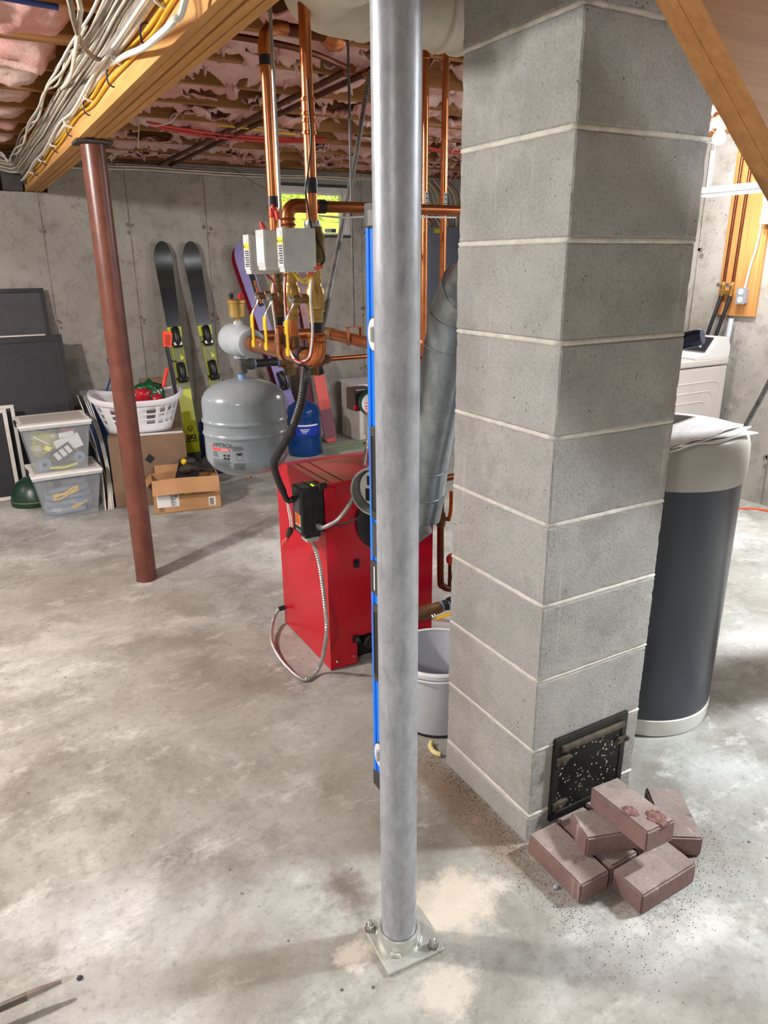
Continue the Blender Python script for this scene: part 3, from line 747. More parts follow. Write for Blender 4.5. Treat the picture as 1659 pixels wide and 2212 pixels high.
tline(0.122, 0.148, 0.066, 0.006); tline(0.128, 0.142, 0.061, 0.005); tline(0.122, 0.1228, 0.042, 0.026); tline(0.147, 0.148, 0.042, 0.026); tline(0.122, 0.148, 0.041, 0.001)
o = tl.build('label_print', m_ink, et); o['kind'] = 'stuff'

# tee and nipples feeding the tank
fd = thing('feed_fitting', 'iron tee, black nipple and bronze reducing valve above the expansion tank', 'pipe fitting', (HX, 2.388, 1.10))
G().turned((HX, 2.388, 1.100), (HX, 2.388, 1.122), [(0.0135, 0), (0.0135, 1)], 20).build('blue_sealed_nipple', M('thread_sealant', (140, 176, 214), (120, 160, 204), 20, 0.5), fd, True)
G().turned((HX, 2.388, 1.118), (HX, 2.388, 1.178), [(0.019, 0), (0.019, 0.14), (0.0165, 0.18), (0.0165, 0.82), (0.019, 0.86), (0.019, 1)], 20).turned((HX, 2.388, 1.146), (0.842, 2.388, 1.146), [(0.0165, 0), (0.0165, 0.6), (0.019, 0.65), (0.019, 1)], 20).build('iron_tee', m_greyiron, fd, True)
G().cyl((0.842, 2.388, 1.146), (0.934, 2.388, 1.146), 0.0135).build('black_nipple', m_tape, fd, True)
for x in (0.842, 0.928): G().cyl((x, 2.388, 1.146), (x + 0.007, 2.388, 1.146), 0.0142).build('sealant_ring', MC['thread_sealant'], fd, True)
G().turned((0.934, 2.388, 1.146), (1.03, 2.388, 1.142), [(0.018, 0), (0.018, 0.15), (0.022, 0.2), (0.022, 0.75), (0.018, 0.8), (0.018, 1)], 18).turned((0.975, 2.388, 1.142), (0.975, 2.388, 1.098), [(0.030, 0), (0.030, 0.4), (0.024, 0.45), (0.022, 1)], 8).build('reducing_valve', m_brassdull, fd, True)
G().turned((1.03, 2.388, 1.142), (1.125, 2.388, 1.142), [(0.016, 0), (0.021, 0.1), (0.021, 0.45), (0.025, 0.5), (0.025, 0.7), (0.018, 0.75), (0.016, 1)], 8).turned((1.065, 2.388, 1.142), (1.065, 2.388, 1.092), [(0.017, 0), (0.017, 1)], 12).build('check_valve', m_brassdull, fd, True)
G().cyl((1.12, 2.388, 1.142), (1.34, 2.388, 1.142), 0.008).build('feed_tube', m_cuold, fd, True)

# air separator
asx = thing('air_separator', 'grey cast-iron air separator with a small brass vent on top', 'air separator', (HX, 2.40, 1.165))
G().turned((HX, 2.525, 1.225), (HX, 2.262, 1.225), [(0.028, 0), (0.030, 0.08), (0.040, 0.14), (0.052, 0.25), (0.055, 0.45), (0.052, 0.65), (0.040, 0.80), (0.038, 0.85), (0.045, 0.87), (0.045, 0.98), (0.034, 1)], 36).build('body', m_greypaint, asx, True)
G().turned((HX, 2.388, 1.182), (HX, 2.388, 1.168), [(0.024, 0), (0.022, 1)], 20).turned((HX, 2.395, 1.276), (HX, 2.395, 1.288), [(0.016, 0), (0.013, 1)], 8).build('boss', m_greypaint, asx, True)
G().turned((HX, 2.395, 1.286), (HX, 2.395, 1.358), [(0.008, 0), (0.008, 0.12), (0.018, 0.16), (0.026, 0.22), (0.027, 0.80), (0.030, 0.83), (0.030, 0.95), (0.026, 1)], 28).build('vent_bowl', m_brass, asx, True)
for dx, dy, nm in ((-0.012, 0.010, m_black), (0.012, -0.014, m_red)):
    G().turned((HX + dx, 2.395 + dy, 1.357), (HX + dx, 2.395 + dy, 1.375), [(0.006, 0), (0.006, 0.4), (0.0085, 0.42), (0.0085, 0.95), (0.007, 1)], 12).build('vent_cap', nm, asx, True)

# supply header
hd = thing('supply_header', 'thick copper header pipe sloping from the air separator to three risers', 'pipe', (HX, 2.0, 1.2))
G().cyl((HX, 2.27, 1.226), (HX, 2.225, 1.226), 0.026, None, 28).cyl((HX, 2.24, 1.226), (HX, 1.80, 1.226), 0.0225, None, 28).build('pipe', copper('header_copper', (206, 142, 98), (176, 112, 70), 0.3, 14), hd, True)
G().tube([(HX, 2.52, 1.225), (HX, 2.548, 1.223), (HX + 0.012, 2.566, 1.22), (HX + 0.04, 2.572, 1.218)], 0.024, 24).build('return_elbow', m_cu, hd, True)
G().turned((HX, 2.142, 1.226), (HX, 2.136, 1.226), [(0.0228, 0), (0.0245, 0.5), (0.0228, 1)], 24).build('joint', m_brassdull, hd, True)
el3 = G().tube([(HX, 1.835, 1.226), (HX, 1.80, 1.227), (HX, 1.775, 1.238), (HX, 1.766, 1.262), (HX, 1.766, 1.29)], 0.0225, 24).build('elbow', copper('elbow_copper', (222, 140, 82), (196, 112, 58), 0.22, 9), hd, True)
for z in (1.272, 1.288): G().turned((HX, 1.766, z - 0.004), (HX, 1.766, z + 0.004), [(0.0225, 0), (0.026, 0.5), (0.0225, 1)], 24).build('press_ring', MC.get('x', bpy.data.materials['elbow_copper']), hd, True)
for y in (2.02, 1.92):
    G().turned((HX, y, 1.24), (HX, y, 1.275), [(0.02, 0), (0.018, 0.5), (0.0165, 1)], 20).build('riser_tee', m_brassdull, hd, True)
# hanger strap with threaded rod
hs = thing('pipe_hanger', 'copper-coated clevis strap and threaded rod holding the supply header', 'hanger', (HX, 1.972, 2.18))
st_p = [(-0.030, 0.0), (-0.030, -0.030), (-0.022, -0.048), (0, -0.056), (0.022, -0.048), (0.030, -0.030), (0.030, 0.0), (0.026, 0.0), (0.026, -0.028), (0.019, -0.044), (0, -0.0515), (-0.019, -0.044), (-0.026, -0.028), (-0.026, 0.0)]
m_strap = M('copper_strap', (166, 108, 76), (146, 92, 62), 14, 0.45, 0.3)
G().prism(st_p, 0.022, frame((HX, 1.983, 1.2545), (1, 0, 0), (0, 0, 1))).box(HX - 0.030, HX - 0.026, 1.961, 1.983, 1.25, 1.298).box(HX + 0.026, HX + 0.030, 1.961, 1.983, 1.25, 1.298).box(HX - 0.03, HX + 0.03, 1.961, 1.983, 1.296, 1.30).build('strap', m_strap, hs)
G().turned((HX, 1.972, 1.298), (HX, 1.972, 1.312), [(0.010, 0), (0.010, 1)], 6).build('nut', m_chrome, hs)
G().corr([(HX, 1.972, 1.296), (HX, 1.972, 2.178)], 0.0052, 0.004, 8, 0.1).build('threaded_rod', m_flex, hs, True)
h2 = thing('pipe_hanger', 'brown strap and thin dark rod holding the return pipe near the blue level', 'hanger', (1.21, 2.35, 2.18))
G().box(1.183, 1.187, 2.34, 2.36, 1.19, 1.252).box(1.233, 1.237, 2.34, 2.36, 1.19, 1.252).box(1.183, 1.237, 2.34, 2.36, 1.250, 1.254).build('strap', m_strap, h2)
G().cyl((1.21, 2.35, 1.252), (1.21, 2.35, 2.178), 0.0045, None, 8).build('rod', m_greyiron, h2, True)

# return pipe behind the header
rp = thing('return_pipe', 'copper return pipe passing behind the header and turning towards the post', 'pipe', (1.0, 2.56, 1.2))
G().cyl((HX + 0.03, 2.572, 1.217), (1.185, 2.572, 1.215), 0.0205, None, 24).build('pipe', m_cuold, rp, True)
G().tube([(1.165, 2.572, 1.215), (1.195, 2.566, 1.215), (1.208, 2.548, 1.2145), (1.21, 2.51, 1.2135)], 0.0225, 24).build('elbow', m_brassdull, rp, True)
G().tube([(1.21, 2.52, 1.2135), (1.21, 2.17, 1.2035)], 0.0205, 24, smooth=False).build('pipe', m_cu, rp, True)
G().tube([(1.21, 2.18, 1.2035), (1.214, 2.155, 1.203), (1.235, 2.14, 1.203), (1.32, 2.14, 1.203), (1.345, 2.15, 1.20), (1.352, 2.18, 1.18), (1.352, 2.25, 1.11), (1.352, 2.26, 1.07)], 0.0215, 20).cyl((1.352, 2.26, 1.08), (1.352, 2.26, 0.744), 0.0205).build('drop_pipe', m_cuold, rp, True)

# three risers with ball valves, zone valves and lever handles
def riser(y, label, ztop, tapes, lever_y, valve_mat):
    t = thing('zone_riser', label, 'pipe', (HX, y, 1.25))
    G().cyl((HX, y, 1.25), (HX, y, 1.355), 0.0142, None, 20).build('lower_pipe', m_cu, t, True)
    G().turned((HX, y, 1.318), (HX, y, 1.455), [(0.0160, 0), (0.0160, 0.03), (0.0192, 0.032), (0.0192, 0.085), (0.0162, 0.088), (0.0162, 0.14), (0.0195, 0.143), (0.0195, 0.21), (0.0170, 0.213), (0.0170, 0.26), (0.0222, 0.28), (0.0248, 0.34), (0.0248, 0.46), (0.0262, 0.463), (0.0262, 0.53), (0.0245, 0.533), (0.0235, 0.60), (0.0205, 0.66), (0.0175, 0.69), (0.0175, 0.74), (0.0200, 0.743), (0.0200, 0.80), (0.0168, 0.803), (0.0168, 0.88), (0.0200, 0.883), (0.0200, 0.94), (0.0160, 0.943), (0.0160, 1)], 24).build('ball_valve', valve_mat, t, True)
    G().cyl((HX, y, 1.45), (HX, y, ztop), 0.0142, None, 20).build('upper_pipe', m_cu, t, True)
    for z0, z1 in tapes:
        G().cyl((HX, y, z0), (HX, y, z1), 0.0162, None, 20).build('tape_wrap', m_tape, t, True)
    sx = 0.738; zv = 1.382
    G().turned((HX - 0.020, y, zv), (sx, y, zv), [(0.012, 0), (0.012, 0.5), (0.0095, 0.55), (0.0095, 1)], 14).build('stem', m_brassdull, t, True)
    G().turned((sx + 0.002, y, zv), (sx - 0.010, y, zv), [(0.0105, 0), (0.0105, 0.7), (0.007, 1)], 6).build('stem_nut', m_chrome, t)
    h = G()
    pr_ = [(sx - 0.001, 1.390), (sx - 0.001, 1.366), (sx - 0.018, 1.338), (sx - 0.020, 1.318)]
    h.tube([(a, y + lever_y, b) for a, b in pr_], 0.0068, 8, flat=0.34, sub=3)
    hm = h.build('lever', m_chrome, t, True)
    hh = G().tube([(sx - 0.0185, y + lever_y, 1.332), (sx - 0.020, y + lever_y, 1.316), (sx - 0.020, y + lever_y, 1.252), (sx - 0.0195, y + lever_y, 1.244)], 0.0098, 12, flat=0.45, sub=4).build('lever_grip', m_yellow, hm, True)
    G().tube([(sx - 0.0245, y + lever_y, 1.296), (sx - 0.0250, y + lever_y, 1.262)], 0.003, 6, flat=0.3, smooth=False).build('grip_mark', m_ink, hm)
    return t
r1 = riser(2.022, 'farthest of three copper risers beside the grey tank, taped black at two places', 1.985, [(1.428, 1.475), (1.300, 1.335), (1.612, 1.640), (1.952, 1.978)], 0.0, m_brassdull)
r2 = riser(1.922, 'middle copper riser, ending in a bend to the horizontal copper pipe', 1.565, [(1.442, 1.466)], 0.0, m_brass)
r3 = riser(1.768, 'nearest copper riser, turned up by the bright elbow at the header end', 2.178, [(1.296, 1.324), (1.628, 1.662)], 0.0, m_brass)
# riser 3: bronze zone valve body, couplings
G().turned((HX + 0.004, 1.768, 1.466), (HX + 0.004, 1.768, 1.552), [(0.018, 0), (0.024, 0.15), (0.027, 0.4), (0.026, 0.7), (0.021, 0.9), (0.021, 1)], 20).build('zone_valve_body', M('mottled_bronze', (150, 128, 66), (96, 78, 50), 30, 0.4, 0.5), r3, True)
G().turned((HX, 1.768, 1.548), (HX, 1.768, 1.566), [(0.019, 0), (0.021, 0.5), (0.019, 1)], 20).build('collar_clamp', m_chrome, r3, True)
for z in (1.76, 1.785, 1.80, 1.83):
    G().turned((HX, 1.768, z - 0.006), (HX, 1.768, z + 0.006), [(0.0142, 0), (0.0185, 0.3), (0.0185, 0.7), (0.0142, 1)], 20).build('press_coupling', bpy.data.materials['elbow_copper'], r3, True)
G().cyl((HX, 1.768, 1.755), (HX, 1.768, 1.835), 0.0162, None, 20).build('coupling', m_cu, r3, True)
# riser 1: turns along the ceiling with an elbow
G().tube([(HX, 2.022, 1.975), (HX, 2.022, 2.00), (HX + 0.010, 2.022, 2.028), (HX + 0.036, 2.022, 2.040), (HX + 0.065, 2.022, 2.041)], 0.0172, 18).build('elbow', m_cu, r1, True)
G().cyl((HX + 0.06, 2.022, 2.041), (0.985, 2.03, 2.041), 0.0148, None, 18).build('overhead_pipe', m_cudark, r1, True)
G().turned((0.97, 2.03, 2.042), (1.03, 2.05, 2.035), [(0.018, 0), (0.024, 0.3), (0.030, 0.6), (0.022, 1)], 16).build('end_fitting', m_cu, r1, True)
# riser 2: U bend to the long horizontal pipe
G().tube([(HX, 1.922, 1.555), (HX, 1.922, 1.585), (HX + 0.008, 1.924, 1.603), (HX + 0.026, 1.926, 1.611), (HX + 0.06, 1.93, 1.611)], 0.0175, 18).build('elbow', m_cuold, r2, True)
for z in (1.563, 1.577): G().turned((HX, 1.922, z - 0.004), (HX, 1.922, z + 0.004), [(0.0172, 0), (0.0205, 0.5), (0.0172, 1)], 20).build('press_ring', m_cuold, r2, True)
G().cyl((HX + 0.05, 1.93, 1.611), (1.62, 1.93, 1.611), 0.0148, None, 18).build('horizontal_pipe', m_cuold, r2, True)
G().cyl((HX + 0.092, 1.93, 1.611), (HX + 0.112, 1.93, 1.611), 0.0180, None, 18).build('tape_wrap', m_tape, r2, True)

# zone valve actuator boxes
def zbox(y0, y1, z0, z1, label, white):
    t = thing('zone_valve_box', label, 'zone valve', (0.745, (y0 + y1) / 2, z0))
    G().box(0.706, 0.782, y0, y1, z0, z1, 0.0015).build('cover', m_alu, t)
    G().box(0.700, 0.7062, y0, y1 + 0.002, z0 - 0.002, z1 + 0.002, 0.001).build('face_plate', m_alu, t)
    G().box(0.6990, 0.7012, y0 + 0.001, y0 + 0.006, z0 - 0.002, z1 + 0.002).build('plate_lip', m_chrome, t)
    if white:
        G().box(0.6990, 0.7002, y0 + 0.010, y1 - 0.004, z0 + 0.008, z1 - 0.016).build('blank_label', m_whitelab, t)
    else:
        lb = G().box(0.6990, 0.7002, y0 + 0.008, y1 - 0.001, z1 - 0.034, z1 - 0.020).build('caution_label', m_yellowlab, t)
        text('caution_word', 'CAUTION', frame((0.6986, y1 - 0.010, z1 - 0.031), (0, -1, 0), (0, 0, 1)), 0.0068, m_ink, lb, 0.9)
        G().prism([(0, 0), (0.006, 0), (0.003, 0.009)], 0.0004, frame((0.6988, y1 - 0.002, z1 - 0.031), (0, -1, 0), (0, 0, 1))).build('warning_triangle', m_ink, lb)
        for i in range(8):
            G().box(0.6990, 0.7002, y0 + 0.013, y1 - 0.007 - 0.003 * (i % 3), z1 - 0.041 - i * 0.0055, z1 - 0.0385 - i * 0.0055).build('label_line', m_ink, t)
        G().box(0.6990, 0.7002, y0 + 0.011, y1 - 0.006, z0 + 0.003, z0 + 0.008).build('bar_label', m_whitelab, t)
    G().cyl((0.7005, (y0 + y1) / 2 + 0.005, z1 - 0.012), (0.6990, (y0 + y1) / 2 + 0.005, z1 - 0.012), 0.006, None, 16).build('mounting_hole', M('hole_grey', (232, 232, 228), (220, 220, 216), 10, 0.4), t)
    G().box(0.70, 0.786, y0 + 0.006, y1 - 0.006, z0 - 0.012, z0 + 0.001, 0.002).build('base_bracket', m_alu, t)
    return t
zbox(1.949, 2.000, 1.452, 1.538, 'aluminium zone valve box farthest left, with a yellow caution sticker', False)
zbox(1.838, 1.902, 1.462, 1.546, 'aluminium zone valve box in the middle, with a blank white label', True)
zbox(1.712, 1.756, 1.458, 1.546, 'aluminium zone valve box nearest the blue level, caution sticker and bare side', False)

# low-voltage wires and wire nuts
def wire(name, label, pts, r, mat, cat='wire', group=None):
    return tag(G().tube(pts, r, 8).build(name, mat, None, True), label, cat, group)
m_wred = M('red_wire', (170, 24, 44), (156, 20, 38), 10, 0.45); m_wblk = M('black_wire', (30, 28, 28), (38, 36, 36), 10, 0.45)
m_wwht = M('white_wire', (232, 230, 224), (222, 220, 214), 10, 0.45); m_wyel = M('yellow_wire', (240, 206, 60), (230, 196, 50), 10, 0.45)
def nut(p, d, label):
    p = Vector(p); d = Vector(d).normalized()
    tag(G().turned(p, p + d * 0.024, [(0.0062, 0), (0.0075, 0.1), (0.0068, 0.5), (0.004, 0.95), (0.002, 1)], 10).build('wire_nut', m_wirenut, None, True), label, 'wire nut')
for (px, lab, d) in (((0.7748, 1.9700, 1.5830), 'red wire nut, upper left of two against the far riser', (-0.1, 0, 1)), ((0.7832, 1.9700, 1.5924), 'red wire nut, upper right of two against the far riser', (-0.3, 0, 1)), ((0.7890, 1.9600, 1.5782), 'red wire nut right beside the grey threaded rod', (-0.3, 0, 1)), ((0.7364, 1.9300, 1.5487), 'red wire nut on top of the blank-label zone valve box', (-0.5, 0, 1)), ((0.7787, 1.7300, 1.4541), 'upper red wire nut under the bronze zone valve', (0.1, 0, 1)), ((0.7780, 1.7200, 1.4563), 'sideways red wire nut under the bronze zone valve', (1, 0, 0.1)), ((0.7730, 1.7300, 1.4368), 'lowest red wire nut, joined to two yellow wires', (0.1, 0, 1))):
    nut(px, d, lab)
wire('control_wire', 'black wire looping right of the bronze zone valve to the wire nuts', [(0.7764, 1.7400, 1.6022), (0.7838, 1.7400, 1.5503), (0.7988, 1.7400, 1.5240), (0.8091, 1.7300, 1.4917), (0.8095, 1.7300, 1.4701), (0.7847, 1.7300, 1.4475)], 0.0028, m_wblk)
wire('control_wire', 'thin black wire running down the nearest riser', [(0.7889, 1.7400, 1.8677), (0.7882, 1.7350, 1.8006), (0.7880, 1.7300, 1.7420), (0.7771, 1.7350, 1.6628), (0.7708, 1.7350, 1.6323), (0.7764, 1.7400, 1.6022)], 0.0026, m_wblk)
wire('control_wire', 'upper yellow wire sagging under the nearest zone valve box', [(0.7242, 1.7400, 1.4590), (0.7369, 1.7350, 1.4384), (0.7549, 1.7350, 1.4284), (0.7753, 1.7350, 1.4389)], 0.0024, m_wyel)
wire('control_wire', 'lower yellow wire sagging under the nearest zone valve box', [(0.7217, 1.7370, 1.4579), (0.7369, 1.7300, 1.4331), (0.7585, 1.7300, 1.4208), (0.7729, 1.7300, 1.4357)], 0.0024, m_wyel)
wire('control_wire', 'red wire from the farthest zone valve box to the taped riser', [(0.7338, 2.0000, 1.4529), (0.7498, 1.9900, 1.4479), (0.7603, 1.9850, 1.4321), (0.7731, 1.9850, 1.4197), (0.7783, 1.9800, 1.3804), (0.7745, 1.9800, 1.3407)], 0.0026, m_wred)
wire('control_wire', 'white wire running down beside the farthest riser', [(0.7709, 1.9800, 1.4150), (0.7652, 1.9800, 1.3684), (0.7690, 1.9800, 1.3184), (0.7722, 1.9800, 1.2803)], 0.0028, m_wwht)
wire('control_wire', 'white wire running down the nearest riser to the header', [(0.7775, 1.7350, 1.4323), (0.7725, 1.7350, 1.3773), (0.7750, 1.7350, 1.3209), (0.7717, 1.7350, 1.2753), (0.7637, 1.7350, 1.2410), (0.7490, 1.7350, 1.2303), (0.7429, 1.7600, 1.2258), (0.7683, 1.8600, 1.2282), (0.7894, 1.9400, 1.2545)], 0.0032, m_wwht)
wire('control_wire', 'red wire strapped beside the white wire at the header', [(0.7760, 1.7350, 1.3141), (0.7743, 1.7350, 1.2752), (0.7648, 1.7320, 1.2389), (0.7489, 1.7320, 1.2272), (0.7400, 1.7500, 1.2282), (0.7624, 1.8400, 1.2245)], 0.0028, m_wred)
wire('control_wire', 'red wire between the middle riser and the hanger strap', [(0.7698, 1.8800, 1.4424), (0.7639, 1.8800, 1.3840), (0.7658, 1.8800, 1.3243), (0.7787, 1.9000, 1.2610), (0.7865, 1.9200, 1.2273)], 0.0028, m_wred)
wire('control_wire', 'white wire between the middle riser and the hanger strap', [(0.7674, 1.8850, 1.4331), (0.7646, 1.8850, 1.3838), (0.7652, 1.8850, 1.3240), (0.7780, 1.9100, 1.2727)], 0.0028, m_wwht)
tag(G().turned((HX, 1.868, 1.2265), (HX, 1.842, 1.2265), [(0.0235, 0), (0.0265, 0.1), (0.0265, 0.9), (0.0235, 1)], 20).build('tape_wrap', m_tape, None, True), 'black tape band holding wires to the header end', 'tape')

# conduit from the ceiling and the taped black corrugated hose to the control box
flex('ceiling_conduit', 'grey flexible steel conduit slanting from the ceiling down to the header', [(1.4278, 2.6000, 2.1192), (1.3971, 2.6000, 1.9920), (1.3216, 2.5200, 1.8350), (1.1614, 2.3200, 1.5944), (0.9920, 2.0800, 1.3980), (0.8751, 1.9000, 1.2959), (0.8352, 1.8750, 1.2247), (0.8188, 1.8800, 1.1847), (0.8283, 1.9300, 1.1321)], 0.0095, m_flexdark, 0.009, depth=0.2)
wh = thing('wrapped_hose', 'black corrugated wire loom with tape running from header to boiler control', 'hose', (0.8000, 2.0977, 0.8938))
G().corr([(0.8144, 1.8750, 1.1983), (0.8244, 1.9200, 1.1404), (0.8243, 1.9500, 1.0800), (0.8174, 1.9900, 1.0147)], 0.0140, 0.010, 12, 0.22).build('corrugated_loom', m_blackiron, wh, True)
G().tube([(0.8220, 1.9850, 1.0291), (0.8144, 2.0400, 0.9629), (0.8000, 2.0970, 0.8984), (0.8000, 2.1350, 0.8580), (0.8400, 2.2151, 0.7824), (0.8750, 2.2610, 0.7206)], 0.0125, 12).build('taped_section', m_tape, wh, True)
G().corr([(0.8720, 2.2610, 0.7277), (0.9000, 2.2859, 0.6757), (0.917, 2.268, 0.69)], 0.0105, 0.009, 12, 0.2).build('corrugated_loom', m_blackiron, wh, True)
for i, k in enumerate((0, 1)):
    wire('thermostat_wire', ('left', 'right')[i] + ' white wire hanging from the loom beside the control box', [(0.8920, 2.2807, 0.6956), (0.9050, 2.2853, 0.6440) if k else (0.9000, 2.2903, 0.6435), (0.9100, 2.2829, 0.5916) if k else (0.9050, 2.2880, 0.5910), (0.9100, 2.2916, 0.5572) if k else (0.9050, 2.2963, 0.5601)], 0.0026, m_wwht)
tag(G().turned((0.9050, 2.2820, 0.5718), (0.9050, 2.3174, 0.5319), [(0.009, 0), (0.012, 0.4), (0.008, 1)], 10).build('tape_wrap', m_tape, None, True), 'black tape lump on hanging wires by the control box', 'tape')
for q, lab, m_ in (((0.9050, 2.3220, 0.5304), 'upper red alligator clip hanging by the control box', 0), ((0.9050, 2.3513, 0.5099), 'lower red alligator clip hanging by the control box', 1)):
    q = Vector(q); tag(G().turned(q, q + Vector((-0.004, 0.012, -0.032)), [(0.003, 0), (0.0075, 0.3), (0.006, 0.7), (0.002, 1)], 8).build('alligator_clip', m_wirenut, None, True), lab, 'clip')

# copper pair at right, dark pair under the ceiling
for (x, y, z0, z1, lab) in ((1.437, 2.25, 0.744, 2.10, 'left of two tall vertical copper pipes between post and chimney'), (1.5135, 2.25, 0.95, 2.13, 'right of two tall vertical copper pipes between post and chimney')):
    t = thing('copper_pipe', lab, 'pipe', (x, y, z0))
    G().cyl((x, y, z0), (x, y, z1), 0.0112, None, 18).build('pipe', m_cu, t, True)
    G().turned((x, y, z1 - 0.02), (x, y, z1 + 0.002), [(0.0112, 0), (0.0135, 0.1), (0.0135, 0.9), (0.0112, 1)], 18).build('fitting', m_cu, t, True)
    G().tube([(x, y, z1 - 0.01), (x, y, z1 + 0.012), (x - 0.008, y, z1 + 0.026), (x - 0.035, y, z1 + 0.028)], 0.0125, 16).build('elbow', m_cu, t, True)
    for i, zz in enumerate((1.61, 1.63)):
        G().box(x - 0.006, x + 0.006, y - 0.0124, y - 0.0112, 1.640, 1.690).build('printed_label', m_whitelab, t)
        break
    for k in range(9):
        G().box(x - 0.005, x + 0.005, y - 0.0130, y - 0.0124, 1.643 + k * 0.005, 1.6445 + k * 0.005 + 0.0012 * (k % 3)).build('barcode_bar', m_ink, t)
wire('copper_tube', 'thin copper tube branching left from the tall copper pipe', [(1.43, 2.25, 1.146), (1.36, 2.26, 1.148)], 0.008, m_cudark, 'pipe')
for x, lab in ((1.445, 'left of two dark copper pipes strapped under the joists'), (1.525, 'right of two dark copper pipes strapped under the joists')):
    t = thing('ceiling_pipe', lab, 'pipe', (x, 4.2, 2.16))
    G().cyl((x, 5.84, 2.150), (x, 2.80 if x < 1.5 else 2.72, 2.160), 0.0125, None, 16).build('pipe', m_cudark, t, True)
    G().turned((x, 2.83, 2.160), (x, 2.78, 2.160), [(0.0125, 0), (0.0155, 0.2), (0.0155, 1)], 16).build('cap_fitting', m_cuold, t, True)
    for y in (3.40, 4.62):
        G().turned((x, y, 2.157), (x, y + 0.012, 2.157), [(0.0127, 0), (0.0145, 0.2), (0.0145, 0.8), (0.0127, 1)], 14).build('strap', m_cuold, t, True)
wire('ceiling_tube', 'dark copper tube crossing under the joist near the white duct', [(0.78, 2.60, 2.165), (1.15, 2.64, 2.165), (1.44, 2.79, 2.160)], 0.011, m_cudark, 'pipe')

# white duct
du = thing('white_duct', 'fat off-white plastic duct with an elbow under the joists at top', 'duct', (1.4, 1.87, 2.09))
m_duct_w = M('duct_ivory', (226, 218, 200), (206, 196, 176), 7, 0.42)
G().cyl((0.98, 1.872, 2.088), (2.6, 1.872, 2.088), 0.087, None, 36).build('duct_run', m_duct_w, du, True)
G().tube([(1.02, 1.872, 2.088), (0.93, 1.868, 2.088), (0.872, 1.835, 2.088), (0.85, 1.76, 2.088), (0.85, 1.60, 2.088)], 0.090, 36).build('elbow', m_duct_w, du, True)
G().cyl((0.85, 1.62, 2.088), (0.85, 1.04, 2.088), 0.087, None, 36).build('duct_run', m_duct_w, du, True)
for x in (1.01, 1.24, 1.30): G().turned((x - 0.012, 1.872, 2.088), (x + 0.012, 1.872, 2.088), [(0.087, 0), (0.093, 0.2), (0.093, 0.8), (0.087, 1)], 36).build('coupling', m_duct_w, du, True)
G().turned((0.85, 1.66, 2.088), (0.85, 1.63, 2.088), [(0.09, 0), (0.094, 0.2), (0.094, 0.8), (0.09, 1)], 36).build('coupling', m_duct_w, du, True)

# circulator pump seen left of the level
pu = thing('circulator_pump', 'dark brown circulator pump with a round green-rimmed label behind the boiler', 'pump', (1.37, 2.62, 0.9))
G().box(1.335, 1.42, 2.60, 2.68, 0.895, 0.985, 0.006).build('wiring_box', M('pump_brown', (56, 36, 30), (44, 28, 24), 12, 0.4), pu)
G().turned((1.41, 2.60, 0.932), (1.385, 2.545, 0.932), [(0.055, 0), (0.055, 0.8), (0.050, 1)], 32).build('motor_cap', M('pump_green', (22, 84, 70), (16, 70, 58), 10, 0.4), pu, True)
dn = Vector((-0.025, -0.055, 0)).normalized(); pc = Vector((1.385, 2.545, 0.932))
G().turned(pc, pc + dn * 0.002, [(0.043, 0), (0.043, 1)], 32).build('round_label', m_whitelab, pu)
text('label_word', 'Taco', frame(pc + dn * 0.0028 + Vector((-0.028, 0.012, 0.012)), (0, 0, -1), Vector((0.9, -0.41, 0))), 0.026, m_redink, pu)
G().turned((1.338, 2.600, 0.912), (1.338, 2.590, 0.912), [(0.010, 0), (0.010, 1)], 14).build('red_knob', m_red, pu, True)
G().cyl((1.42, 2.64, 0.94), (1.49, 2.70, 0.94), 0.02).cyl((1.485, 2.70, 0.0), (1.485, 2.70, 0.96), 0.02).build('flange_pipe', m_cuold, pu, True)

# purge valve and drain pipes right of the boiler
pv = thing('drain_valve', 'brass ball valve with yellow lever on dark pipe right of the boiler', 'valve', (1.4, 2.1, 0.2))
G().turned((1.30, 2.10, 0.198), (1.425, 2.10, 0.208), [(0.021, 0), (0.024, 0.1), (0.024, 0.25), (0.027, 0.35), (0.027, 0.7), (0.023, 0.8), (0.023, 1)], 20).build('valve_body', m_brassdull, pv, True)
G().tube([(1.31, 2.10, 0.199), (1.25, 2.13, 0.198), (1.235, 2.215, 0.197)], 0.021, 18).build('inlet_bend', m_brassdull, pv, True)
G().cyl((1.42, 2.10, 0.208), (1.62, 2.10, 0.222), 0.0205, None, 18).build('iron_pipe', m_blackiron, pv, True)
for x in (1.428, 1.458): G().cyl((x, 2.10, 0.2085), (x + 0.006, 2.10, 0.209), 0.0222, None, 18).build('sealant_ring', MC['thread_sealant'], pv, True)
G().turned((1.47, 2.10, 0.211), (1.56, 2.10, 0.218), [(0.025, 0), (0.027, 0.3), (0.027, 1)], 18).build('coupling', m_blackiron, pv, True)
G().turned((1.378, 2.082, 0.196), (1.378, 2.058, 0.190), [(0.011, 0), (0.011, 0.6), (0.007, 1)], 10).build('stem_nut', m_chrome, pv, True)
G().tube([(1.375, 2.062, 0.190), (1.40, 2.058, 0.190), (1.55, 2.056, 0.205)], 0.011, 8, flat=0.35).build('lever', m_yellow, pv, True)
bp = thing('drain_pipe', 'brown copper drain pipe with orange-handled valve behind the chimney', 'pipe', (1.70, 2.21, 0))
G().tube([(1.5135, 2.25, 0.955), (1.522, 2.25, 0.70), (1.528, 2.25, 0.27), (1.536, 2.245, 0.215), (1.58, 2.235, 0.195), (1.66, 2.22, 0.19), (1.69, 2.215, 0.17), (1.70, 2.21, 0.0)], 0.014, 16, sub=5).build('pipe', m_cudark, bp, True)
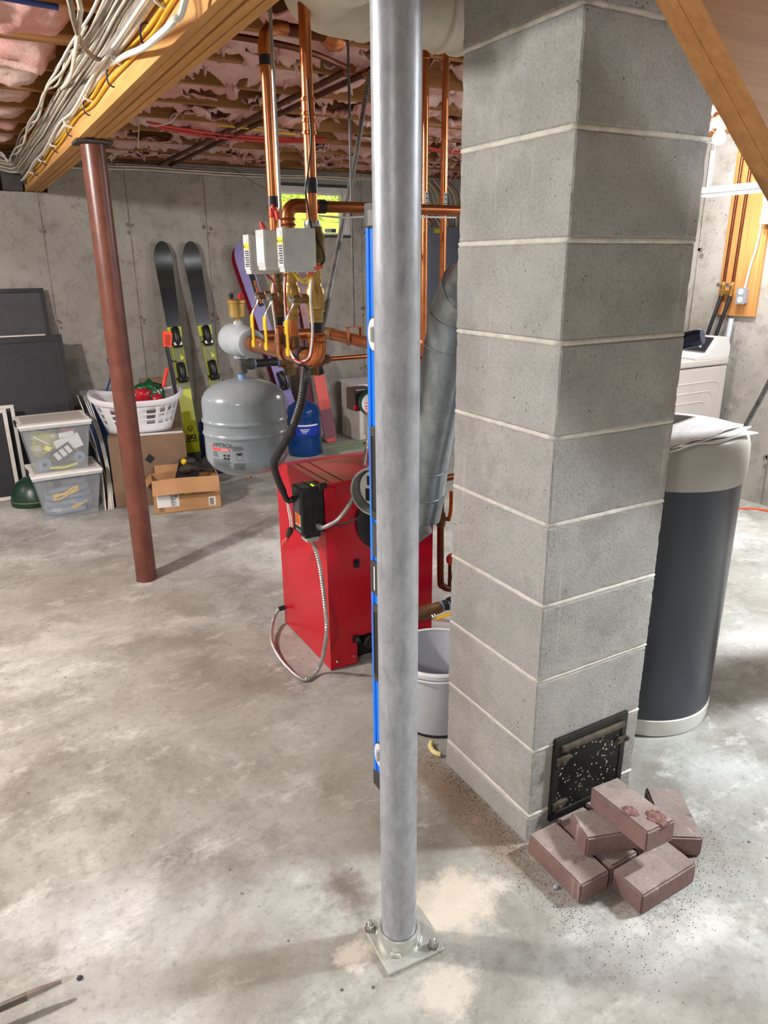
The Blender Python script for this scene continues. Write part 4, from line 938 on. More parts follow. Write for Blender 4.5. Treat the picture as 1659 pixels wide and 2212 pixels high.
G().cyl((1.570, 2.236, 0.196), (1.570, 2.236, 0.33), 0.012).build('pipe_branch', m_cudark, bp, True)
G().cyl((1.44, 2.25, 0.668), (1.66, 2.25, 0.672), 0.013).build('pipe_branch', m_cudark, bp, True)
G().turned((1.526, 2.25, 0.47), (1.524, 2.25, 0.54), [(0.014, 0), (0.02, 0.2), (0.02, 0.8), (0.014, 1)], 14).turned((1.525, 2.24, 0.51), (1.545, 2.215, 0.51), [(0.009, 0), (0.008, 1)], 10).build('valve_body', m_brassdull, bp, True)
G().tube([(1.541, 2.218, 0.51), (1.548, 2.216, 0.55), (1.549, 2.216, 0.625)], 0.011, 8, flat=0.4).build('valve_handle', M('orange_handle', (206, 116, 34), (190, 100, 28), 10, 0.4), bp, True)
G().lathe([(0.004, -0.012), (0.022, -0.010), (0.026, 0), (0.022, 0.010), (0.004, 0.012)], 14, frame((1.570, 2.232, 0.33), (1, 0, 0), (0, 0, 1))).build('hose_bib_wheel', M('red_wheel', (180, 50, 36), (160, 40, 30), 10, 0.4), bp, True)

# ------------------------------------------------------------------ things along the back wall, left
def rotz(c, a): return Matrix.Translation(Vector(c)) @ Matrix.Rotation(a, 4, 'Z')
def lean(x0, x1, yb, yt, h, t=0.02):
    """matrix for a board: local X along wall, local Y up the board, local Z towards the room"""
    L = math.hypot(yt - yb, h)
    return frame((x0, yb, 0.0), (1, 0, 0), (0, yt - yb, h)), L
m_scr = M('screen_mesh_black', (34, 36, 42), (44, 46, 54), 40, 0.6, bump=0.2, bscale=400)
m_scr2 = M('screen_mesh_grey', (72, 72, 76), (62, 62, 66), 6, 0.6)
m_scrf = M('screen_frame_dark', (30, 31, 35), (38, 39, 43), 10, 0.45)
def screen(label, x0, x1, yb, yt, h, fw, fm, pm, thick=0.018, mid=None):
    mx, L = lean(x0, x1, yb, yt, h); W = x1 - x0
    t = thing('window_screen', label, 'window screen', ((x0 + x1) / 2, yb, 0))
    G().box(0, W, 0, fw, 0, thick, 0.002, mx).box(0, W, L - fw, L, 0, thick, 0.002, mx).box(0, fw, fw, L - fw, 0, thick, 0.002, mx).box(W - fw, W, fw, L - fw, 0, thick, 0.002, mx).build('frame', fm, t)
    G().box(fw, W - fw, fw, L - fw, thick * 0.4, thick * 0.55, 0, mx).build('mesh_panel', pm, t)
    return t
screen('tall dark grey framed screen leaning behind the black one at far left', -0.55, 0.548, 5.60, 5.82, 1.318, 0.03, m_scrf, m_scr2)
screen('large black framed screen leaning against the wall behind the clear bins', -0.35, 0.598, 5.36, 5.60, 1.015, 0.045, m_scrf, m_scr)
screen('back one of two white-framed black screens behind the clear bins', -0.30, 0.215, 5.27, 5.34, 0.605, 0.022, m_white2, m_scr)
screen('front one of two white-framed black screens at the left edge', -0.36, 0.165, 5.225, 5.28, 0.592, 0.024, m_white2, m_scr)
tag(G().box(-0.2, 0.495, 5.575, 5.595, 1.017, 1.026, 0.001).build('white_strip', m_white2), 'thin white strip lying on top of the large black screen', 'strip')
dg = thing('green_dome', 'dark green plastic dome lying on its flat side behind the clear bins', 'tree stand', (0.27, 5.0, 0))
m_dg = M('dark_green_plastic', (22, 60, 44), (16, 48, 36), 8, 0.35)
G().lathe([(0.168, 0.0), (0.168, 0.035), (0.160, 0.07), (0.142, 0.12), (0.112, 0.165), (0.07, 0.195), (0.03, 0.203), (0.002, 0.204)], 40, Matrix.Translation((0.235, 5.075, 0.001)) @ Matrix.Scale(0.85, 4)).build('shell', m_dg, dg, True)
G().lathe([(0.1685, 0.036), (0.170, 0.038), (0.170, 0.041), (0.1685, 0.043)], 40, Matrix.Translation((0.235, 5.075, 0.001)) @ Matrix.Scale(0.85, 4), cap=False).build('rim_line', M('olive_line', (120, 128, 60), (110, 118, 54), 5, 0.5), dg, True)

def blob(name, label, cat, c, r, mat, sq=(1, 1, 1), seed=0, amp=0.3):
    bm = bmesh.new(); bmesh.ops.create_icosphere(bm, subdivisions=3, radius=1)
    for v in bm.verts:
        n = noise.fractal(v.co * 1.9 + Vector((seed, seed, 0)), 0.9, 2.0, 3)
        d = r * (1 + amp * n); v.co = Vector((c[0] + v.co.x * d * sq[0], c[1] + v.co.y * d * sq[1], c[2] + v.co.z * d * sq[2]))
    me = bpy.data.meshes.new(name); bm.to_mesh(me); bm.free()
    return tag(link(name, me, mat, None, True), label, cat)
# clear bins
m_clear = NT('clear_bin_plastic'); m_clear.pr(0.18, 0, 0.5); m_clear.color(lin((214, 220, 226)))
m_clear.b.inputs['Alpha'].default_value = 0.17; m_clear = m_clear.m
m_lid = M('bin_lid_white', (238, 236, 232), (230, 228, 224), 8, 0.4); m_lidin = M('bin_lid_grey', (196, 190, 184), (186, 180, 174), 8, 0.5)
def bin_(label, x, y, z, a, h):
    """x,y = front-left base corner"""
    mx = rotz((x, y, z), a); W, D = 0.31, 0.26; fl = 0.035
    t = thing('storage_bin', label, 'storage bin', (x + W / 2, y + D / 2, z))
    def ring(o, zz): return [(-o, -o, zz), (W + o, -o, zz), (W + o, D + o, zz), (-o, D + o, zz)]
    v = ring(-0.006, 0.001) + ring(fl, h) + ring(fl - 0.004, h) + ring(-0.010, 0.005)
    f = [(0, 3, 2, 1)] + [(i, (i + 1) % 4, 4 + (i + 1) % 4, 4 + i) for i in range(4)] + [(4 + i, 4 + (i + 1) % 4, 8 + (i + 1) % 4, 8 + i) for i in range(4)] + [(8 + i, 8 + (i + 1) % 4, 12 + (i + 1) % 4, 12 + i) for i in range(4)] + [(12, 13, 14, 15)]
    G().add(v, f, mx).build('tub', m_clear, t)
    g = G(); o = fl + 0.012
    g.box(-o, W + o, -o, D + o, h - 0.006, h + 0.010, 0.006, mx)
    lid = g.build('lid', m_lid, t)
    for x0, x1 in ((0.0, 0.145), (0.165, 0.31)): G().box(x0 - 0.02, x1 + 0.02 if x1 > 0.2 else x1, 0.0, D, h + 0.0095, h + 0.0112, 0, mx).build('lid_recess', m_lidin, lid)
    G().box(-o + 0.004, W + o - 0.004, -o + 0.003, D + o - 0.003, h - 0.020, h - 0.005, 0.003, mx).build('tub_rim', M('rim_frost', (206, 210, 212), (200, 204, 206), 6, 0.4, alpha=0.75), t)
    for xx in (-o - 0.008, W + o - 0.004): G().box(xx, xx + 0.012, 0.06, 0.16, h - 0.012, h + 0.013, 0.003, mx).build('latch', m_black, t)
    return t, mx
b1, mx1 = bin_('lower clear bin with white lid, holding grey hoses and yellow cords', 0.255, 4.635, 0.0, 0.02, 0.282)
b2, mx2 = bin_('upper clear bin with white lid, full of packets and small parts', 0.235, 4.655, 0.294, 0.02, 0.290)
def inside(mx, p): return mx @ Vector(p)
m_hose = M('grey_hose', (134, 143, 157), (112, 121, 136), 10, 0.45)
for k in range(5):
    pts = []
    for i in range(9):
        a = i / 8 * PI * 1.7 + k * 1.1; r = 0.095 - 0.006 * k
        pts.append(inside(mx1, (0.155 + math.cos(a) * (r + 0.03), 0.125 + math.sin(a) * r, 0.035 + 0.042 * k + 0.008 * math.sin(3 * a))))
    tag(G().tube(pts, 0.023, 10).build('coiled_hose', m_hose, None, True), 'grey hose coiled inside the lower clear bin, %s loop from the bottom' % ('lowest', 'second', 'third', 'fourth', 'topmost')[k], 'hose', 'hose loops in the lower bin')
for k in range(6):
    z0 = (0.125, 0.132, 0.140, 0.118, 0.055, 0.062)[k]; x0 = 0.06 if k < 4 else 0.16
    pts = [inside(mx1, (x0 + 0.03 * i, 0.012 + 0.004 * math.sin(i + k) + 0.004 * (k % 3), z0 + 0.008 * i + 0.006 * math.sin(i * 1.3 + k))) for i in range(6 if k < 4 else 4)]
    tag(G().tube(pts, 0.0055, 8).build('yellow_cable', m_cableyel, None, True), ('upper' if k < 4 else 'lower') + ' yellow cable at the front of the lower clear bin, strand %s' % ('one', 'two', 'three', 'four', 'five', 'six')[k], 'cable', 'yellow cables in the lower bin')
tag(G().lathe([(0.002, -0.03), (0.03, -0.02), (0.045, 0), (0.03, 0.02), (0.002, 0.026)], 10, mx1 @ Matrix.Translation((0.10, 0.055, 0.040)) @ Matrix.Diagonal((1.5, 0.9, 0.9, 1))).build('plastic_bag', M('bag_silver', (188, 196, 206), (140, 150, 164), 40, 0.2), None, True), 'crumpled silver plastic bag at the bottom of the lower bin', 'bag')
tag(G().box(0.19, 0.235, 0.012, 0.03, 0.085, 0.105, 0.003, mx1).build('blue_packet', M('bright_blue', (60, 140, 210), (50, 126, 196), 10, 0.4), None), 'small bright blue packet inside the lower clear bin', 'packet')
m_olive = M('olive_packet', (176, 178, 92), (150, 154, 70), 16, 0.35); m_clearbag = M('packet_clear', (206, 204, 176), (170, 166, 130), 30, 0.2)
def flat(name, label, cat, mat, cx, cz, w_, h_, ang, y, th=0.004):
    m = mx2 @ Matrix.Translation((cx, y, cz)) @ Matrix.Rotation(ang, 4, 'Y')
    return tag(G().box(-w_ / 2, w_ / 2, 0, th, -h_ / 2, h_ / 2, 0.001, m).build(name, mat), label, cat)
flat('packet', 'olive packet at the upper left inside the upper clear bin', 'packet', m_olive, 0.075, 0.215, 0.12, 0.06, 0.3, 0.02)
flat('packet', 'olive packet in the middle behind the white stick of the upper bin', 'packet', m_olive, 0.11, 0.165, 0.13, 0.08, -0.4, 0.03)
flat('packet', 'yellow card square inside the upper clear bin', 'packet', m_yellowlab, 0.095, 0.142, 0.035, 0.028, 0.5, 0.006)
flat('white_stick', 'white stick with a tag, slanting inside the upper clear bin', 'stick', m_white, 0.068, 0.192, 0.10, 0.009, 0.62, 0.008)
flat('white_box', 'white carton standing askew inside the upper clear bin', 'box', m_whitelab, 0.215, 0.155, 0.15, 0.085, -0.28, 0.02, 0.03)
flat('red_cloth', 'red cloth at the upper right inside the upper clear bin', 'cloth', M('red_cloth', (206, 62, 82), (190, 52, 70), 20, 0.7), 0.225, 0.235, 0.07, 0.03, 0.15, 0.02, 0.02)
flat('white_bag', 'white plastic wrap below the red cloth in the upper bin', 'bag', m_whitelab, 0.21, 0.213, 0.085, 0.03, -0.15, 0.014, 0.02)
bk = thing('black_bracket', 'black bracket with three slots inside the upper clear bin', 'bracket', mx2 @ Vector((0.18, 0.012, 0.10)))
m = mx2 @ Matrix.Translation((0.175, 0.006, 0.105)) @ Matrix.Rotation(-0.52, 4, 'Y')
g = G()
for a, b, c, d in ((-0.062, 0.062, 0.026, 0.038), (-0.062, 0.062, -0.038, -0.026), (-0.062, -0.052, -0.026, 0.026), (-0.022, -0.014, -0.026, 0.026), (0.016, 0.024, -0.026, 0.026), (0.052, 0.062, -0.026, 0.026)): g.box(a, b, 0, 0.004, c, d, 0, m)
g.build('plate', m_black, bk); G().box(-0.05, 0.05, 0.005, 0.008, -0.025, 0.025, 0, m).build('backing_card', m_whitelab, bk)
for cx, cz, r, lab in ((0.065, 0.045, 0.040, 'round grey tape spool at the left inside the upper clear bin'), (0.265, 0.065, 0.034, 'round dark grey spool at the right inside the upper clear bin')):
    t = thing('spool', lab, 'spool', mx2 @ Vector((cx, 0.03, cz)))
    G().turned(mx2 @ Vector((cx, 0.012, cz)), mx2 @ Vector((cx, 0.05, cz)), [(r * 0.3, 0), (r, 0.05), (r, 0.9), (r * 0.9, 1)], 28).build('body', m_hose, t, True)
    G().turned(mx2 @ Vector((cx, 0.011, cz)), mx2 @ Vector((cx, 0.009, cz)), [(r * 0.28, 0), (r * 0.28, 1)], 16).build('hub', m_ink, t)
blob('packing_bag', 'big crumpled olive bag filling the back of the upper clear bin', 'bag', tuple(mx2 @ Vector((0.155, 0.15, 0.13))), 0.10, M('olive_bag', (196, 198, 110), (150, 154, 74), 26, 0.3), (1.25, 0.85, 1.1), 12, 0.35)
for i, (cx, cz) in enumerate(((0.135, 0.205), (0.05, 0.135))):
    tag(G().lathe([(0.002, -0.03), (0.028, -0.018), (0.036, 0), (0.026, 0.02), (0.002, 0.03)], 10, mx2 @ Matrix.Translation((cx, 0.045, cz))).build('clear_packet', m_clearbag, None, True), ('upper', 'lower')[i] + ' clear packet of small parts in the upper bin', 'packet')
for i, (cx, cz, a) in enumerate(((0.13, 0.018, 0.1), (0.21, 0.022, -0.2))):
    flat('packet', ('left', 'right')[i] + ' yellow-green strip at the bottom of the upper clear bin', 'packet', M('lime_strip', (214, 214, 70), (198, 198, 60), 12, 0.4), cx, cz, 0.08, 0.014, a, 0.008)

# folded white presentation boards seen on edge
m_pb = M('poster_board_white', (228, 224, 214), (216, 212, 202), 10, 0.7); m_pbe = M('poster_board_core', (150, 134, 118), (136, 120, 104), 10, 0.8)
for i in range(5):
    ox = (-0.014, 0.006, 0.016, 0.024, 0.034)[i]; tilt = (-0.022, -0.020, -0.016, -0.014, -0.012)[i]; top = (0.645, 0.40, 0.63, 0.64, 0.645)[i]
    bul = (0.036, 0.038, 0.036, 0.034, 0.031)[i]
    def fn(u, v, ox=ox, tilt=tilt, top=top, bul=bul):
        z = top * v; x = 0.618 + ox + tilt * v + bul * math.sin(PI * min(1, v * 0.95 + 0.02))
        return (x + 0.02 * u, 4.652 + 0.33 * v + 0.25 * u, 0.001 + z)
    v, f = sheet(fn, 4, 16, 0.006)
    nm = ('leftmost sheet, tallest, of the white boards between bins and brown box', 'short bowed white board second from left between bins and brown box', 'middle white board of the bowed stack beside the brown box', 'fourth white board from left of the bowed stack', 'rightmost white board of the bowed stack, against the brown box')[i]
    tag(mesh('poster_board', v, f, m_pb if i != 2 else m_pb), nm, 'board')

# big brown box with a diamond label
m_card = M('cardboard', (186, 142, 98), (174, 130, 86), 6, 0.75); m_card2 = M('cardboard_dark', (132, 108, 86), (120, 98, 78), 6, 0.8)
ab = math.radians(-11)
mb = rotz((0.672, 4.668, 0), ab)
bb = thing('cardboard_box', 'big plain brown cardboard box with a black diamond, under the laundry basket', 'box', (0.9, 4.8, 0))
G().box(0, 0.465, 0.0, 0.36, 0.001, 0.455, 0.004, mb).build('carton', m_card2, bb)
G().add([(0.205, -0.0012, 0.30), (0.238, -0.0012, 0.272), (0.268, -0.0012, 0.305), (0.236, -0.0012, 0.336)], [(0, 1, 2, 3)], mb).build('diamond_mark', m_ink, bb)
G().box(0.18, 0.455, 0.002, 0.05, 0.4552, 0.4585, 0.001, mb).build('white_foam_edge', m_whitelab, bb)
G().box(0.0, 0.5, -0.0008, 0.001, 0.12, 0.121, 0, mb).build('tape_seam', m_card, bb)

# laundry basket
def laundry():
    t = thing('laundry_basket', 'white plastic laundry basket with square holes on the brown box', 'basket', (0.90, 4.83, 0.463))
    cx, cy, zb, zt = 0.905, 4.835, 0.463, 0.675
    def P(a, v, o=0.0):
        e = 0.55
        ca, sa = math.cos(a), math.sin(a)
        A = 0.195 + 0.075 * v; B = 0.150 + 0.060 * v
        x = math.copysign(abs(ca) ** e, ca) * (A + o); y = math.copysign(abs(sa) ** e, sa) * (B + o)
        dip = 0.020 * math.cos(2 * a) * v
        p = Vector((x, y, 0)); p.rotate(Matrix.Rotation(math.radians(-10), 3, 'Z'))
        return (cx + p.x, cy + p.y, zb + (zt - zb) * v + dip)
    NA = 120; rows = [0, 0.12, 0.26, 0.29, 0.41, 0.47, 0.59, 0.65, 0.77, 1.0]
    v = []; f = []
    angs = [2 * PI * i / NA for i in range(NA)]
    for r in rows:
        for a in angs: v.append(P(a, r))
    for j in range(len(rows) - 1):
        hole_row = j in (3, 5, 7)
        for i in range(NA):
            if hole_row and i % 5 in (1, 2, 3) and (79 < i < 110 or 64 < i < 75): continue
            f.append((j * NA + i, j * NA + (i + 1) % NA, (j + 1) * NA + (i + 1) % NA, (j + 1) * NA + i))
    f.append(tuple(range(NA))[::-1])
    o = mesh('shell', v, f, m_white, t, True)
    md = o.modifiers.new('thickness', 'SOLIDIFY'); md.thickness = 0.004; md.offset = 1
    pts = [Vector(P(a, 1.0, 0.008)) for a in angs] + [Vector(P(0, 1.0, 0.008)), Vector(P(angs[1], 1.0, 0.008))]
    G().tube(pts, 0.013, 8, smooth=False, flat=1.5).build('rim', m_white, t, True)
    return P
LP = laundry()
m_green = M('green_foil', (20, 92, 54), (14, 66, 40), 30, 0.2); m_redf = M('red_foil', (196, 30, 48), (150, 18, 36), 24, 0.25)
blob('gift_bag', 'shiny green wrapped bundle heaped in the white laundry basket', 'bundle', (0.985, 4.84, 0.685), 0.078, m_green, (1.35, 1, 1.0), 1, 0.45)
blob('gift_bag', 'red foil bundle showing in front of the green one in the basket', 'bundle', (0.935, 4.785, 0.675), 0.045, m_redf, (1.2, 0.7, 1.2), 2, 0.4)
blob('gift_bag', 'dark clear-wrapped bundle at the left inside the basket', 'bundle', (0.86, 4.81, 0.640), 0.05, M('dark_wrap', (70, 60, 56), (40, 34, 32), 30, 0.2), (1.3, 1, 1), 3, 0.4)
blob('gift_bag', 'small red foil bundle at the right of the basket heap', 'bundle', (1.02, 4.77, 0.655), 0.03, m_redf, (1.2, 0.9, 1), 4, 0.4)
sv = thing('snow_shovel', 'small black shovel with an orange grip standing in the laundry basket', 'shovel', (1.085, 4.78, 0.60))
G().tube([(1.1488, 4.7800, 0.6365), (1.1397, 4.8000, 0.8205), (1.1279, 4.8200, 0.9720)], 0.0125, 12, smooth=False).build('shaft', m_black, sv, True)
hp = [Vector((1.1302, 4.8200, 0.9661)), Vector((1.1283, 4.8300, 1.0638))]
ax = (hp[1] - hp[0]).normalized()
G().prism([(-0.024, 0), (0.024, 0), (0.028, 0.085), (0.020, 0.098), (-0.026, 0.098), (-0.030, 0.085)], 0.022, frame(hp[0] + Vector((0, 0.011, 0)), (1, 0, -0.15), ax)).build('grip', M('fluorescent_orange', (255, 84, 34), (250, 74, 28), 5, 0.4), sv)
G().prism([(-0.012, 0.015), (0.012, 0.015), (0.014, 0.078), (-0.016, 0.078)], 0.004, frame(hp[0] + Vector((0, -0.0105, 0)), (1, 0, -0.15), ax)).build('grip_hollow', M('orange_shadow', (196, 56, 22), (186, 50, 18), 5, 0.5), sv)
G().tube([(1.1364, 4.8200, 0.8836), (1.1661, 4.8000, 0.8748), (1.1830, 4.8000, 0.8647)], 0.006, 8).build('shaft_clip', m_black, sv, True)
tag(G().tube([(1.0864, 4.8600, 0.7125), (1.1304, 4.8800, 0.8269)], 0.012, 12).build('orange_tube', M('orange_red_plastic', (250, 60, 40), (240, 50, 34), 5, 0.35), None, True), 'orange-red tube end sticking out of the basket behind the shovel', 'tube')

# things behind the basket
bt = thing('blue_tote', 'blue-tinted translucent tote standing behind the laundry basket', 'storage bin', (0.80, 5.38, 0))
m_tote = M('blue_tote_plastic', (66, 92, 150), (84, 108, 160), 5, 0.3, alpha=0.85)
G().box(0.68, 1.02, 5.25, 5.55, 0.0, 0.60, 0.02).build('tub', m_tote, bt)
G().box(0.655, 1.04, 5.23, 5.57, 0.60, 0.625, 0.008).build('lid', M('tote_lid_grey', (150, 156, 166), (136, 142, 152), 5, 0.35), bt)
G().box(0.70, 0.98, 5.242, 5.25, 0.53, 0.575, 0.003).build('blue_band', M('tote_blue', (40, 78, 160), (34, 68, 146), 5, 0.35), bt)
t = thing('cardboard_box', 'open cardboard box with raised flaps far behind the laundry basket', 'box', (1.2, 5.35, 0))
G().box(1.05, 1.27, 5.22, 5.50, 0.001, 0.60, 0.004).build('carton', m_card2, t)
G().add([(1.05, 5.22, 0.60), (1.27, 5.22, 0.60), (1.27, 5.18, 0.635), (1.18, 5.165, 0.665), (1.06, 5.18, 0.65)], [(0, 1, 2, 3, 4)]).build('flap', m_card, t)
G().add([(1.05, 5.50, 0.60), (1.27, 5.50, 0.60), (1.24, 5.56, 0.68), (1.08, 5.56, 0.68)], [(0, 1, 2, 3)]).build('flap', m_card2, t)
tag(G().tube([(0.8179, 5.2000, 0.8752), (0.8240, 5.2000, 0.8289), (0.8281, 5.2000, 0.7668), (0.78, 5.24, 0.63)], 0.006, 8).build('hook_rod', M('blue_rod', (50, 70, 140), (40, 60, 126), 5, 0.4), None, True), 'thin blue hooked rod behind the red column above the blue tote', 'rod')

# open carton in front
ac = math.radians(-10.2)
mc = rotz((0.856, 4.409, 0), ac)
cb_ = thing('cardboard_carton', 'open shipping carton with a white label and barcode in front of the brown box', 'box', (1.05, 4.45, 0))
W, D, H = 0.403, 0.185, 0.215
g = G()
for a, b, c, d in ((0, W, 0, 0.004), (0, W, D - 0.004, D), (0, 0.004, 0.004, D - 0.004), (W - 0.004, W, 0.004, D - 0.004)): g.box(a, b, c, d, 0.001, H, 0, mc)
g.box(0, W, 0, D, 0.001, 0.005, 0, mc).build('carton', m_card, cb_)
v, f = sheet(lambda u, s: mc @ Vector((0.0 + W * u - 0.004 * s, -0.004 - 0.042 * s - 0.012 * s * math.sin(PI * u), H - 0.085 * s + 0.006 * math.sin(4 * u))), 8, 4, 0.003)
mesh('front_flap', v, f, m_card, cb_)
v, f = sheet(lambda u, s: mc @ Vector((0.001 - 0.055 * s, D * u, H + 0.0 - 0.055 * s)), 3, 3, 0.003); mesh('side_flap', v, f, m_card, cb_)
v, f = sheet(lambda u, s: mc @ Vector((0.03 + (W - 0.25) * u, D + 0.015 * s, H + 0.045 * s)), 3, 3, 0.003); mesh('back_flap', v, f, m_card, cb_)
lb = G().box(0.018, 0.150, -0.0012, 0, 0.040, 0.118, 0, mc).build('shipping_label', m_whitelab, cb_)
for k in range(14): G().box(0.100, 0.120 + 0.008 * (k % 3), -0.0019, -0.0012, 0.044 + k * 0.0052, 0.0462 + k * 0.0052, 0, mc).build('label_print', m_ink, lb)
G().box(0.128, 0.142, -0.0019, -0.0012, 0.100, 0.112, 0, mc).build('label_print', m_ink, lb)
lb = G().box(0.330, 0.372, -0.0012, 0, 0.022, 0.078, 0, mc).build('barcode_label', m_whitelab, cb_)
for k in range(11): G().box(0.336, 0.362, -0.0019, -0.0012, 0.026 + k * 0.0043, 0.028 + k * 0.0043 + 0.001 * (k % 2), 0, mc).build('barcode_bar', m_ink, lb)
G().box(0.185, 0.222, -0.0012, 0, 0.108, 0.128, 0, mc).build('yellow_tag', M('carton_yellow', (232, 190, 40), (222, 178, 34), 8, 0.5), cb_)
for k in range(5): G().box(0.028 + k * 0.0065, 0.0295 + k * 0.0065, -0.0010, 0, 0.012, 0.038, 0, mc).build('printed_symbol', m_ink, cb_)
G().box(0.028, 0.0555, -0.0010, 0, 0.037, 0.0385, 0, mc).build('printed_symbol', m_ink, cb_)
# what sticks out of it
tag(G().box(-0.07, 0.07, -0.004, 0.004, 0.0, 0.16, 0.002, rotz((1.075, 4.50, 0.13), -0.2) @ Matrix.Rotation(0.35, 4, 'Y') @ Matrix.Rotation(-0.25, 4, 'X')).build('black_folder', m_black), 'flat black folder sticking up out of the open carton', 'folder')
hm = thing('headlamp', 'yellow-rimmed black torch lying in the open carton', 'torch', (1.12, 4.46, 0.2))
G().turned((1.0699, 4.4750, 0.2898), (1.0876, 4.4850, 0.2940), [(0.014, 0), (0.018, 0.2), (0.018, 1)], 20).build('yellow_rim', m_yellow, hm, True)
G().turned((1.0864, 4.4800, 0.2953), (1.1600, 4.5200, 0.2699), [(0.022, 0), (0.031, 0.2), (0.028, 0.8), (0.01, 1)], 20).build('body', m_blackiron, hm, True)
blob('brown_strap', 'crumpled dark brown strap spilling over the carton front', 'strap', (1.0892, 4.4400, 0.2561), 0.036, M('dark_brown_cloth', (70, 56, 46), (48, 38, 32), 30, 0.8), (1.7, 0.8, 0.7), 8, 0.5)
v, f = sheet(lambda u, s: Vector((1.13 + 0.27 * u + 0.02 * s, 4.47 + 0.10 * s + 0.02 * u, 0.222 + 0.055 * s * math.sin(PI * u * 0.9 + 0.3) + 0.012 * math.sin(9 * u + 4 * s))), 12, 6, 0.004)
tag(mesh('black_bag', v, f, M('black_nylon', (30, 31, 33), (44, 45, 46), 14, 0.5), None, True), 'slumped black nylon bag over the right half of the open carton', 'bag')
# skis
def ski(name, label, top, bot, width, cols, group=None, side=0.0, roll=0.0):
    """cols: [(v0, v1, material)] from tail v=0 to tip v=1"""
    top, bot = Vector(top), Vector(bot); d = top - bot; L = d.length; d.normalize()
    x = Vector((1, side, 0)); x = (x - d * x.dot(d)).normalized(); n = d.cross(x).normalized()
    if n.y > 0: n = -n
    t = thing(name, label, 'ski', bot, group)
    def wfun(v):
        if v > 0.93: return width * 0.56 * math.sqrt(max(0.0, 1 - ((v - 0.93) / 0.07) ** 2))
        if v < 0.02: return width * 0.42 * (0.7 + 0.3 * v / 0.02)
        return width * (0.42 + 0.14 * ((v - 0.42) / 0.5) ** 2 if v > 0.42 else 0.42 + 0.08 * ((0.42 - v) / 0.42) ** 2)
    def ylift(v): return 0.035 * max(0, (v - 0.86) / 0.14) ** 2
    for v0, v1, m_ in cols:
        N = max(2, int((v1 - v0) * 40)); N = 40 if v1 > 0.99 else N; vv = []; ff = []
        for i in range(N + 1):
            v = v0 + (v1 - v0) * (1 - (1 - i / N) ** 2.2 if v1 > 0.99 else i / N); w_ = max(wfun(min(v, 0.99999)), 0.002); c = bot + d * (L * v) + n * ylift(v)
            for s, h in ((-1, 0.0), (1, 0.0), (1, 0.010), (-1, 0.010)): vv.append(c + x * (s * w_) + n * h)
        for i in range(N):
            a = 4 * i
            for k in range(4): ff.append((a + k, a + (k + 1) % 4, a + 4 + (k + 1) % 4, a + 4 + k))
        ff.append((0, 3, 2, 1)); m2 = 4 * N; ff.append((m2, m2 + 1, m2 + 2, m2 + 3))
        mesh('ski_section', vv, ff, m_, t)
    def at(u, v, h=0.0105): return bot + d * (L * v) + x * u + n * (h + ylift(v))
    return t, at, x, d, n, L
def binding(t, at, x, d, n, v, w_, heel=False):
    b = G().tube([at(0, v - 0.035, 0.016), at(0, v - 0.01, 0.03), at(0, v + 0.02, 0.028), at(0, v + 0.04, 0.014)], w_ * 0.40, 12, flat=0.8).build('binding_heel' if heel else 'binding_toe', m_black, t, True)
    G().box(-w_ * 0.34, w_ * 0.34, -0.012, 0.012, 0, 0.010, 0.003, frame(at(0, v - 0.028, 0.045), x, d)).build('binding_plate', m_alu if not heel else m_blackiron, b)
    G().tube([at(-w_ * 0.45, v - 0.02, 0.02), at(-w_ * 0.3, v - 0.04, 0.04), at(w_ * 0.3, v - 0.04, 0.04), at(w_ * 0.45, v - 0.02, 0.02)], 0.004, 8).build('brake_arm', m_black, b, True)
m_ydk = M('ski_dark_topsheet', (38, 42, 34), (30, 33, 30), 3, 0.22); m_ynavy = M('ski_navy', (20, 22, 32), (16, 18, 26), 3, 0.22)
m_ylw = M('ski_yellow', (222, 230, 32), (212, 220, 26), 4, 0.35); m_yol = M('ski_olive', (120, 124, 62), (108, 112, 54), 4, 0.35); m_ygry = M('ski_grey_tail', (96, 100, 84), (84, 88, 74), 4, 0.35)
def yski(label, top, bot, words):
    t, at, x, d, n, L = ski('ski', label, top, bot, 0.118, [(0, 0.045, m_ygry), (0.045, 0.34, m_ylw), (0.34, 0.58, m_yol), (0.58, 0.625, m_ylw), (0.625, 0.80, m_ynavy), (0.80, 0.82, m_ydk), (0.82, 1.0, m_ydk)], 'pair of yellow and black skis')
    for s in (-1, 1): G().tube([at(s * 0.036, 0.345), at(s * 0.038, 0.575)], 0.008, 6, smooth=False, flat=0.4).build('yellow_edge', m_ylw, t)
    binding(t, at, x, d, n, 0.575, 0.095); binding(t, at, x, d, n, 0.415, 0.095, True)
    G().prism([(0, 0), (0.030, 0.01), (0.0, 0.045)], 0.0006, frame(at(0.012, 0.475, 0.0108), x, d)).build('topsheet_triangle', m_yellowlab, t)
    fx = frame(at(0, 0.10, 0.0110), x, d)
    if words:
        text('ski_word', 'SKI', fx @ Matrix.Translation((0, 0.012, 0)), 0.050, m_ink, t, 1.05, 0.0022, 'CENTER')
        text('ski_word', 'THE EAST', fx @ Matrix.Translation((0, -0.010, 0)), 0.021, m_ink, t, 1.0, 0.0009, 'CENTER')
        g = G()
        for r0, r1 in ((0.018, 0.023), (0.008, 0.013)):
            v = []; f = []
            for i in range(24):
                a = 2 * PI * i / 24
                v += [(r0 * math.cos(a), 0.094 + r0 * math.sin(a), 0), (r1 * math.cos(a), 0.094 + r1 * math.sin(a), 0)]
            for i in range(24):
                if r0 < 0.01 and 2 < i < 8: continue
                f.append((2 * i, 2 * i + 1, (2 * i + 3) % 48, (2 * i + 2) % 48))
            g.add(v, f, fx)
        g.build('ski_emblem', m_ink, t)
